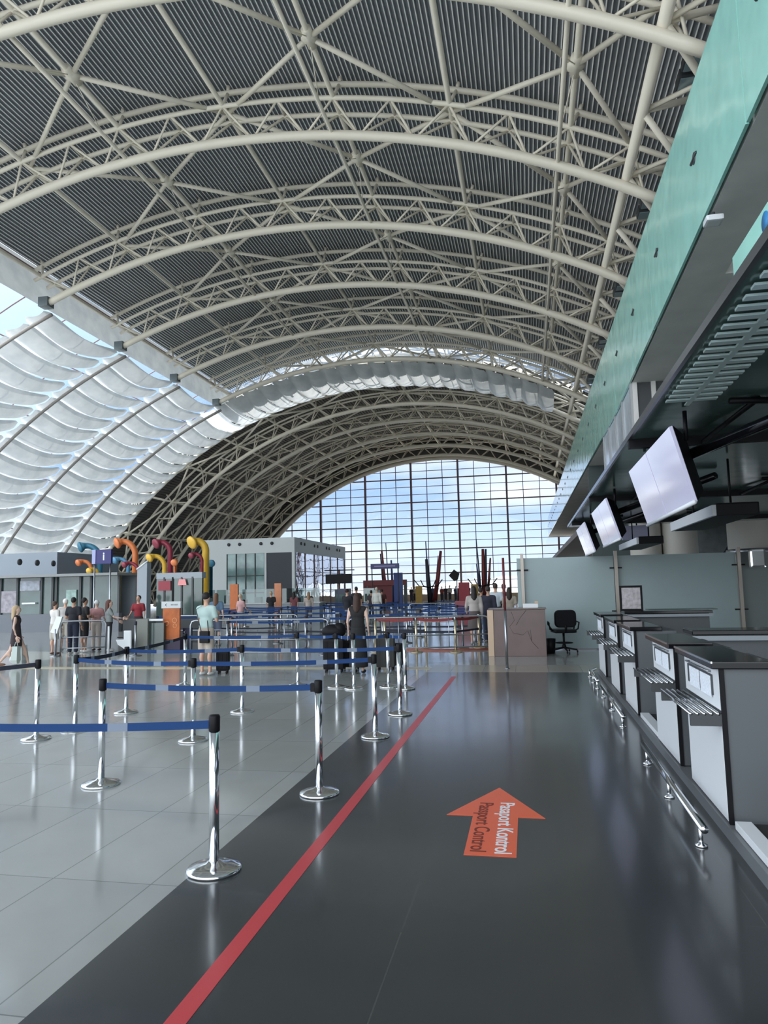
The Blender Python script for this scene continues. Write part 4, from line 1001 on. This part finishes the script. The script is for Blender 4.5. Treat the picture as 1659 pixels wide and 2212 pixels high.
def hand_prims(w, d, s):
    """palm and five fingers starting at the wrist w, pointing along d"""
    w = Vector(w); d = Vector(d).normalized(); side = Vector((0,-1,0)); side = (side-d*side.dot(d)).normalized(); nrm = d.cross(side)
    m = MB(); pc = w+d*.045
    m.ell(pc, (.018,.038,.05), 10)
    for k, (o_, L) in enumerate(((-.028,.058),(-.010,.072),(.010,.078),(.028,.070))):
        a = w+d*.085+side*o_; b = a+d*L*.55+nrm*.006*s; c = b+d*L*.4+nrm*.022*s
        m.path([a-d*.02, a, b, c], [.009,.009,.0085,.006], 6)
    a = w+d*.03+side*.034; m.path([a, a+d*.03+side*.022, a+d*.062+side*.024+nrm*.012*s], [.012,.0105,.008], 6)
    return m
def person(loc, rz, H, lab, skin, top, topc, bot, botc, hair, hairc, arms=('down','down'), walk=0.0, shoe=(.7,.7,.7), group=None, vox=.024, lean=0.0):
    k = H/1.75; t = thing('person', lab, 'person', loc, rz, group); V = lambda x, y, z: (x*k, (y-lean*max(0,z-.9)*.6)*k, z*k)
    hp = .95; sk = skins[skin]
    def leg(s):
        fy = walk*s
        hip = V(s*.09, 0, .93); kn = V(s*.10, -fy*.22-(.05 if walk else 0), .50); an = V(s*.10, -fy*.42+(.10 if walk and s*walk < 0 else 0), .09+(.05 if walk and s*walk < 0 else 0))
        return hip, kn, an
    def arm(s, mode):
        sh = V(s*.185, 0, 1.41)
        if mode == 'down': return sh, V(s*.23, .03, 1.13), V(s*.235, -.05, .88)
        if mode == 'fold': return sh, V(s*.25, .0, 1.13), V(-s*.02, -.22, 1.14)
        if mode == 'phone': return sh, V(s*.24, -.04, 1.14), V(s*.12, -.27, 1.28)
        if mode == 'reach': return sh, V(s*.22, -.16, 1.16), V(s*.20, -.42, 1.12)
        if mode == 'hip': return sh, V(s*.34, .07, 1.16), V(s*.20, -.05, 1.02)
        return sh, V(s*.23, -.10, 1.14), V(s*.20, -.30, 1.02)
    B = [('e', V(0,0,1.0), (.155*k,.105*k,.14*k)), ('e', V(0,0,1.14), (.135*k,.095*k,.16*k)), ('e', V(0,.0,1.32), (.165*k,.105*k,.16*k)),
         ('c', V(-.15,0,1.42), V(.15,0,1.42), .055*k, .055*k), ('c', V(0,.01,1.42), V(0,-.005,1.54), .058*k, .05*k),
         ('e', V(0,-.01,1.645), (.073*k,.092*k,.112*k)), ('e', V(0,-.035,1.58), (.052*k,.058*k,.055*k)),
         ('c', V(0,-.098,1.645), V(0,-.115,1.615), .009*k, .014*k), ('e', V(-.074,0,1.635), (.012*k,.02*k,.03*k)), ('e', V(.074,0,1.635), (.012*k,.02*k,.03*k))]
    L = []
    for s in (-1, 1):
        hip, kn, an = leg(s); L.append((hip, kn, an)); B += [('c', hip, kn, .083*k, .055*k), ('c', kn, an, .055*k, .034*k), ('e', Vector(kn)+Vector((0,.025*k,-.12*k)), (.05*k,.052*k,.10*k)),
              ('c', Vector(an)+Vector((0,.03*k,-.03*k)), Vector(an)+Vector((0,-.13*k,-.05*k)), .035*k, .028*k)]
    A = []
    for s, md in zip((-1, 1), arms):
        a, b, c = arm(s, md); A.append((a, b, c)); B += [('c', a, b, .047*k, .037*k), ('c', b, c, .037*k, .025*k)]
    body = remesh(B, vox, 'body', [sk, black], t)
    me = body.data; bm = bmesh.new(); bm.from_mesh(me)
    ex = MB()
    for i, (a, b, c) in enumerate(A):
        h = hand_prims(c, Vector(c)-Vector(b), -1 if i else 1); ex.add(h.v, h.f, 0, True)
    for s in (-1, 1): ex.ell(V(s*.03,-.093,1.662), (.013*k,.008*k,.008*k), 6, 1)
    ex.path([V(-.024,-.096,1.585), V(0,-.1,1.583), V(.024,-.096,1.585)], .005*k, 5, 1)
    tmp = ex.mesh('x', [sk, black]); bm.from_mesh(tmp); bm.to_mesh(me); bm.free()
    g = .016*k
    tm = mat('cloth_%s' % '_'.join('%d' % int(c*100) for c in topc), topc, .85)
    T = [('e', V(0,0,1.04), (.155*k+g,.11*k+g,.12*k)), ('e', V(0,0,1.14), (.142*k+g,.10*k+g,.16*k)), ('e', V(0,.0,1.32), (.168*k+g,.107*k+g,.155*k)), ('c', V(-.15,0,1.415), V(.15,0,1.415), .055*k+g, .055*k+g)]
    if top != 'none':
        for a, b, c in A:
            a_, b_, c_ = map(Vector, (a, b, c))
            if top == 'short': T.append(('c', a_, a_.lerp(b_, .62), .052*k+g, .046*k+g))
            if top == 'long': T += [('c', a_, b_, .050*k+g, .040*k+g), ('c', b_, b_.lerp(c_, .9), .040*k+g, .03*k+g)]
        if bot in ('dress',):
            T += [('l', [(.15*k+g,0),(.17*k+g,-.12*k),(.22*k,-.42*k),(.21*k,-.42*k)], V(0,0,1.0), 1, .75)]
        remesh(T, vox, 'dress' if bot == 'dress' else 'top', tm, t)
    if bot != 'dress':
        pm_ = mat('cloth_%s' % '_'.join('%d' % int(c*100) for c in botc), botc, .85)
        P_ = [('e', V(0,0,.98), (.158*k+g*.7,.112*k+g*.7,.11*k))]
        if bot == 'skirt': P_ += [('l', [(.15*k+g,0),(.18*k,-.2*k),(.24*k,-.55*k if not walk else -.5*k),(.23*k,-.55*k)], V(0,0,1.0), 1, .75)]
        for hip, kn, an in L:
            h_, k_, a_ = map(Vector, (hip, kn, an))
            if bot == 'shorts': P_.append(('c', h_, h_.lerp(k_, .9), .088*k+g, .075*k+g))
            if bot == 'trousers': P_ += [('c', h_, k_, .085*k+g, .062*k+g), ('c', k_, k_.lerp(a_, .93), .060*k+g, .048*k+g)]
            if bot == 'long_skirt': pass
        if bot == 'long_skirt': P_ += [('l', [(.15*k+g,0),(.19*k,-.3*k),(.22*k,-.86*k),(.21*k,-.86*k)], V(0,0,1.0), 1, .8)]
        remesh(P_, vox, 'skirt' if 'skirt' in bot else bot, pm_, t)
    sm_ = mat('shoe_%d' % int(shoe[0]*100), shoe, .6)
    for hip, kn, an in L:
        a_ = Vector(an); m = MB(); m.ell(a_+Vector((0,-.05*k,-.045*k)), (.048*k,.135*k,.042*k), 12); m.build('shoe', sm_, t)
    hm = mat('hair_%s' % '_'.join('%d' % int(c*100) for c in hairc), hairc, .7)
    if hair != 'bald':
        m = MB(); hc = Vector(V(0,.012,1.665))
        if hair == 'cap':
            m.ell(hc+Vector((0,0,.01)), (.084*k,.098*k,.088*k), 14); m.ell(hc+Vector((0,-.12*k,-.0)), (.06*k,.06*k,.012*k), 12); m.build('cap', hm, t)
        else:
            H_ = [('e', hc+Vector((0,.012*k,.012*k)), (.083*k,.094*k,.10*k))]
            if hair == 'long': H_ += [('c', hc+Vector((0,.05*k,0)), Vector(V(0,.09,1.38)), .085*k, .06*k), ('c', hc+Vector((-.05*k,.03*k,0)), Vector(V(-.06,.07,1.42)), .04*k, .035*k), ('c', hc+Vector((.05*k,.03*k,0)), Vector(V(.06,.07,1.42)), .04*k, .035*k)]
            if hair == 'bun': H_ += [('e', hc+Vector((0,.10*k,.05*k)), (.04*k,.04*k,.04*k))]
            remesh(H_, vox*.8, 'hair', hm, t)
    return t, A
def bag(parent_pt, lab, size, c, nm='carrier_bag'):
    p = Vector(parent_pt); t = thing(nm, lab, 'bag', p); w, d, h = size
    m = MB(); m.add([(-w*.42,-d/2,-.1),(w*.42,-d/2,-.1),(w*.42,d/2,-.1),(-w*.42,d/2,-.1),(-w/2,-d*.7,-.1-h*.8),(w/2,-d*.7,-.1-h*.8),(w/2,d*.7,-.1-h*.8),(-w/2,d*.7,-.1-h*.8),(-w*.4,-d*.4,-.1-h),(w*.4,-d*.4,-.1-h),(w*.4,d*.4,-.1-h),(-w*.4,d*.4,-.1-h)],
        [(0,1,2,3),(0,4,5,1),(1,5,6,2),(2,6,7,3),(3,7,4,0),(4,8,9,5),(5,9,10,6),(6,10,11,7),(7,11,8,4),(8,11,10,9)]); m.build('bag_body', mat('bag_%d' % int(c[0]*100), c, .5), t)
    MB().path([(-w*.3,0,-.1),(-w*.1,0,0),(w*.1,0,0),(w*.3,0,-.1)], .008, 5).build('handle', mat('bag_%d' % int(c[0]*100), c, .5), t); return t
def back(px, py): return gnd(px, py)
# walking woman at left (seen from the side, moving left)
g = gnd(33, 1441)
t, A = person(g, rad(118), 1.45, 'woman in dark sleeveless dress walking at the left edge with shopping bags', 2, 'none2', (.035,.025,.03), 'dress', (0,0,0), 'long', (.45,.33,.20), ('down','down'), .75, (.18,.09,.06))
Mr = Matrix.Rotation(rad(118), 3, 'Z')
bag(g+Mr@(Vector(A[1][2])+Vector((0,0,-.13))), 'white plastic carrier bag held by the walking woman', (.34,.18,.44), (.62,.70,.74))
bag(g+Mr@(Vector(A[0][2])+Vector((0,0,-.13))), 'slim pale shopping bag in the walking woman\'s other hand', (.16,.10,.40), (.45,.52,.50))
Q = [ # px, py feet, rz deg, H, label, skin, top, topc, bot, botc, hair, hairc, arms, shoe
 (116,1414,160,1.50,'man in white polo shirt and shorts at the left end of the queue',0,'short',(.62,.60,.58),'shorts',(.45,.42,.38),'short',(.08,.05,.04),('down','hold'),(.10,.06,.05)),
 (139,1407,200,1.56,'person in white cap and grey shirt behind the white leaflet board',0,'short',(.45,.43,.42),'shorts',(.40,.38,.34),'cap',(.75,.75,.75),('down','hold'),(.4,.4,.4)),
 (157,1414,185,1.60,'tall person in black top and dark trousers in the queue',1,'short',(.012,.013,.02),'trousers',(.015,.02,.04),'short',(.015,.012,.012),('down','fold'),(.5,.5,.5)),
 (181,1409,150,1.58,'man in black shirt and black shorts with folded arms in the queue',1,'short',(.012,.012,.014),'shorts',(.012,.012,.014),'short',(.01,.01,.01),('fold','fold'),(.75,.75,.75)),
 (207,1406,190,1.50,'person in pink top and beige trousers wearing a white cap',2,'short',(.42,.22,.22),'trousers',(.42,.37,.34),'cap',(.72,.72,.72),('hold','down'),(.05,.04,.05)),
 (235,1407,120,1.50,'woman in grey top leaning on the counter at the right end of the queue',2,'short',(.26,.29,.29),'trousers',(.03,.03,.035),'long',(.12,.05,.04),('reach','hold'),(.5,.45,.4)),
 (298,1392,0,1.60,'staff member in red uniform behind the dark service counter',0,'short',(.24,.02,.03),'trousers',(.03,.02,.03),'short',(.015,.012,.012),('hold','down'),(.05,.05,.05)),
 (445,1459,170,1.67,'man in pale mint shirt and beige shorts wearing a black cap',0,'short',(.42,.55,.53),'shorts',(.42,.36,.31),'cap',(.012,.012,.014),('phone','hold'),(.6,.62,.62)),
 (467,1395,185,1.62,'woman with long brown hair and blue top beside the man in mint shirt',2,'short',(.10,.17,.26),'shorts',(.10,.12,.18),'long',(.16,.08,.05),('down','hold'),(.5,.5,.5)),
 (775,1455,178,1.58,'woman with brown hair in black sleeveless top and long black skirt',2,'none2',(.010,.010,.012),'long_skirt',(.010,.010,.012),'long',(.045,.022,.016),('down','down'),(.02,.02,.02)),
 (520,1372,150,1.55,'woman in pink top among the queue posts at centre left',2,'short',(.62,.36,.36),'trousers',(.30,.28,.28),'short',(.60,.45,.33),('hold','down'),(.5,.5,.5)),
 (586,1352,180,1.62,'person in black shirt before the orange panel at the dark slate wall',0,'short',(.015,.015,.018),'trousers',(.03,.03,.04),'short',(.45,.35,.22),('down','down'),(.3,.3,.3)),
 (636,1350,170,1.58,'woman with long dark hair under the corner of the white building',1,'short',(.16,.05,.06),'trousers',(.05,.05,.07),'long',(.02,.015,.015),('down','down'),(.3,.3,.3)),
 (667,1352,200,1.55,'woman in striped light top before the mirrored shop window',2,'short',(.42,.36,.33),'trousers',(.06,.06,.08),'long',(.30,.17,.10),('down','hold'),(.3,.3,.3)),
 (751,1366,160,1.66,'person in black jacket and cap left of the woman in black',0,'long',(.012,.013,.022),'trousers',(.02,.02,.03),'cap',(.04,.012,.015),('hold','hold'),(.2,.2,.2)),
 (771,1352,180,1.74,'man in black shirt behind the woman in black',1,'short',(.014,.014,.016),'trousers',(.02,.02,.03),'short',(.012,.01,.01),('down','down'),(.2,.2,.2)),
 (803,1340,180,1.55,'person in dark clothes with bag before the red gate shop',1,'short',(.05,.035,.04),'trousers',(.03,.03,.03),'short',(.02,.015,.015),('down','down'),(.2,.2,.2)),
 (815,1342,175,1.70,'person in long white jacket before the red gate shop',0,'long',(.62,.62,.58),'trousers',(.45,.45,.42),'short',(.50,.46,.40),('down','down'),(.5,.5,.5)),
 (826,1340,190,1.60,'person in dark brown top right of the one in white jacket',1,'short',(.07,.02,.02),'trousers',(.03,.03,.03),'short',(.02,.015,.015),('down','down'),(.2,.2,.2)),
 (1027,1392,190,1.66,'woman with dark curly hair and patterned skirt near the marble desk',0,'long',(.42,.38,.36),'skirt',(.10,.08,.08),'long',(.02,.012,.012),('down','hold'),(.3,.3,.3)),
 (1043,1385,150,1.62,'person in mottled grey shirt behind the curly haired woman',1,'short',(.20,.20,.20),'trousers',(.08,.12,.18),'short',(.03,.02,.02),('down','hold'),(.2,.2,.2)),
 (1058,1388,170,1.66,'person in dark jacket beside the marble desk',0,'long',(.03,.03,.05),'trousers',(.02,.03,.06),'short',(.04,.03,.03),('down','down'),(.2,.2,.2)),
 (1074,1378,175,1.74,'man in light blue shirt with black shoulder bag behind the marble desk',0,'short',(.55,.62,.68),'trousers',(.03,.03,.04),'short',(.06,.035,.03),('down','down'),(.2,.2,.2)),
 (1092,1374,185,1.72,'person in maroon top behind the marble desk by the red pole',1,'short',(.11,.04,.045),'trousers',(.03,.03,.04),'short',(.05,.02,.02),('down','down'),(.2,.2,.2)),
 (1104,1384,180,1.60,'woman in cream patterned top at the right behind the marble desk',2,'short',(.42,.36,.30),'skirt',(.03,.03,.05),'long',(.03,.018,.015),('down','down'),(.2,.2,.2)),
]
for a in Q:
    px, py, rz, H, lab, sk, top, tcx, bt, bc, hr, hc, ar, sh = a
    person(gnd(px, py), rad(rz), H, lab, sk, top, tcx, bt, bc, hr, hc, ar, 0.0, sh, vox=.024 if py > 1385 else .03)
g = gnd(1084, 1375)+Vector((-.1,-.25,0)); t = thing('shoulder_bag', 'black shoulder bag on the man in light blue shirt', 'bag', (g.x, g.y, 1.05)); MB().ell((0,0,0),(.22,.10,.20),14).build('bag_body', black, t); MB().path([(-.15,0,.1),(-.05,.12,.42),(.1,.1,.15)], .012, 5).build('strap', black, t)
g = gnd(1020, 1390)
g = gnd(450, 1458); t = thing('shoulder_bag', 'black square bag hanging at the hip of the man in mint shirt', 'bag', (g.x+.02, g.y-.22, .78)); MB().bbox(-.10,.10,-.04,.04,-.12,.12,.02).build('bag_body', black, t); MB().path([(-.08,.0,.12),(-.20,.02,.55),(-.05,.15,.68),(.08,.0,.12)], .010, 5).build('strap', dgrey, t)
# distant seated people below the window
seat0 = None
random.seed(5)
for i, px in enumerate((889, 896, 935, 955, 963, 972, 985, 992, 1012)):
    Y = 74+random.uniform(-2, 2); p = atY(px, 1290, Y)
    c = [(.04,.03,.04),(.5,.45,.4),(.05,.06,.12),(.25,.05,.05)][i % 4]
    t, _ = person((p.x, Y, 0), rad(random.uniform(-30,30)), 1.65+.05*(i % 3), 'tiny far person in %s top below the far window, %s from the left' % (['dark','pale','navy','red'][i % 4], ORD[i]), i % 3, 'short', c, 'trousers', (.04,.04,.06), 'short', (.02,.015,.015), ('down','down'), 0, (.1,.1,.1), 'far people below the window', .05)
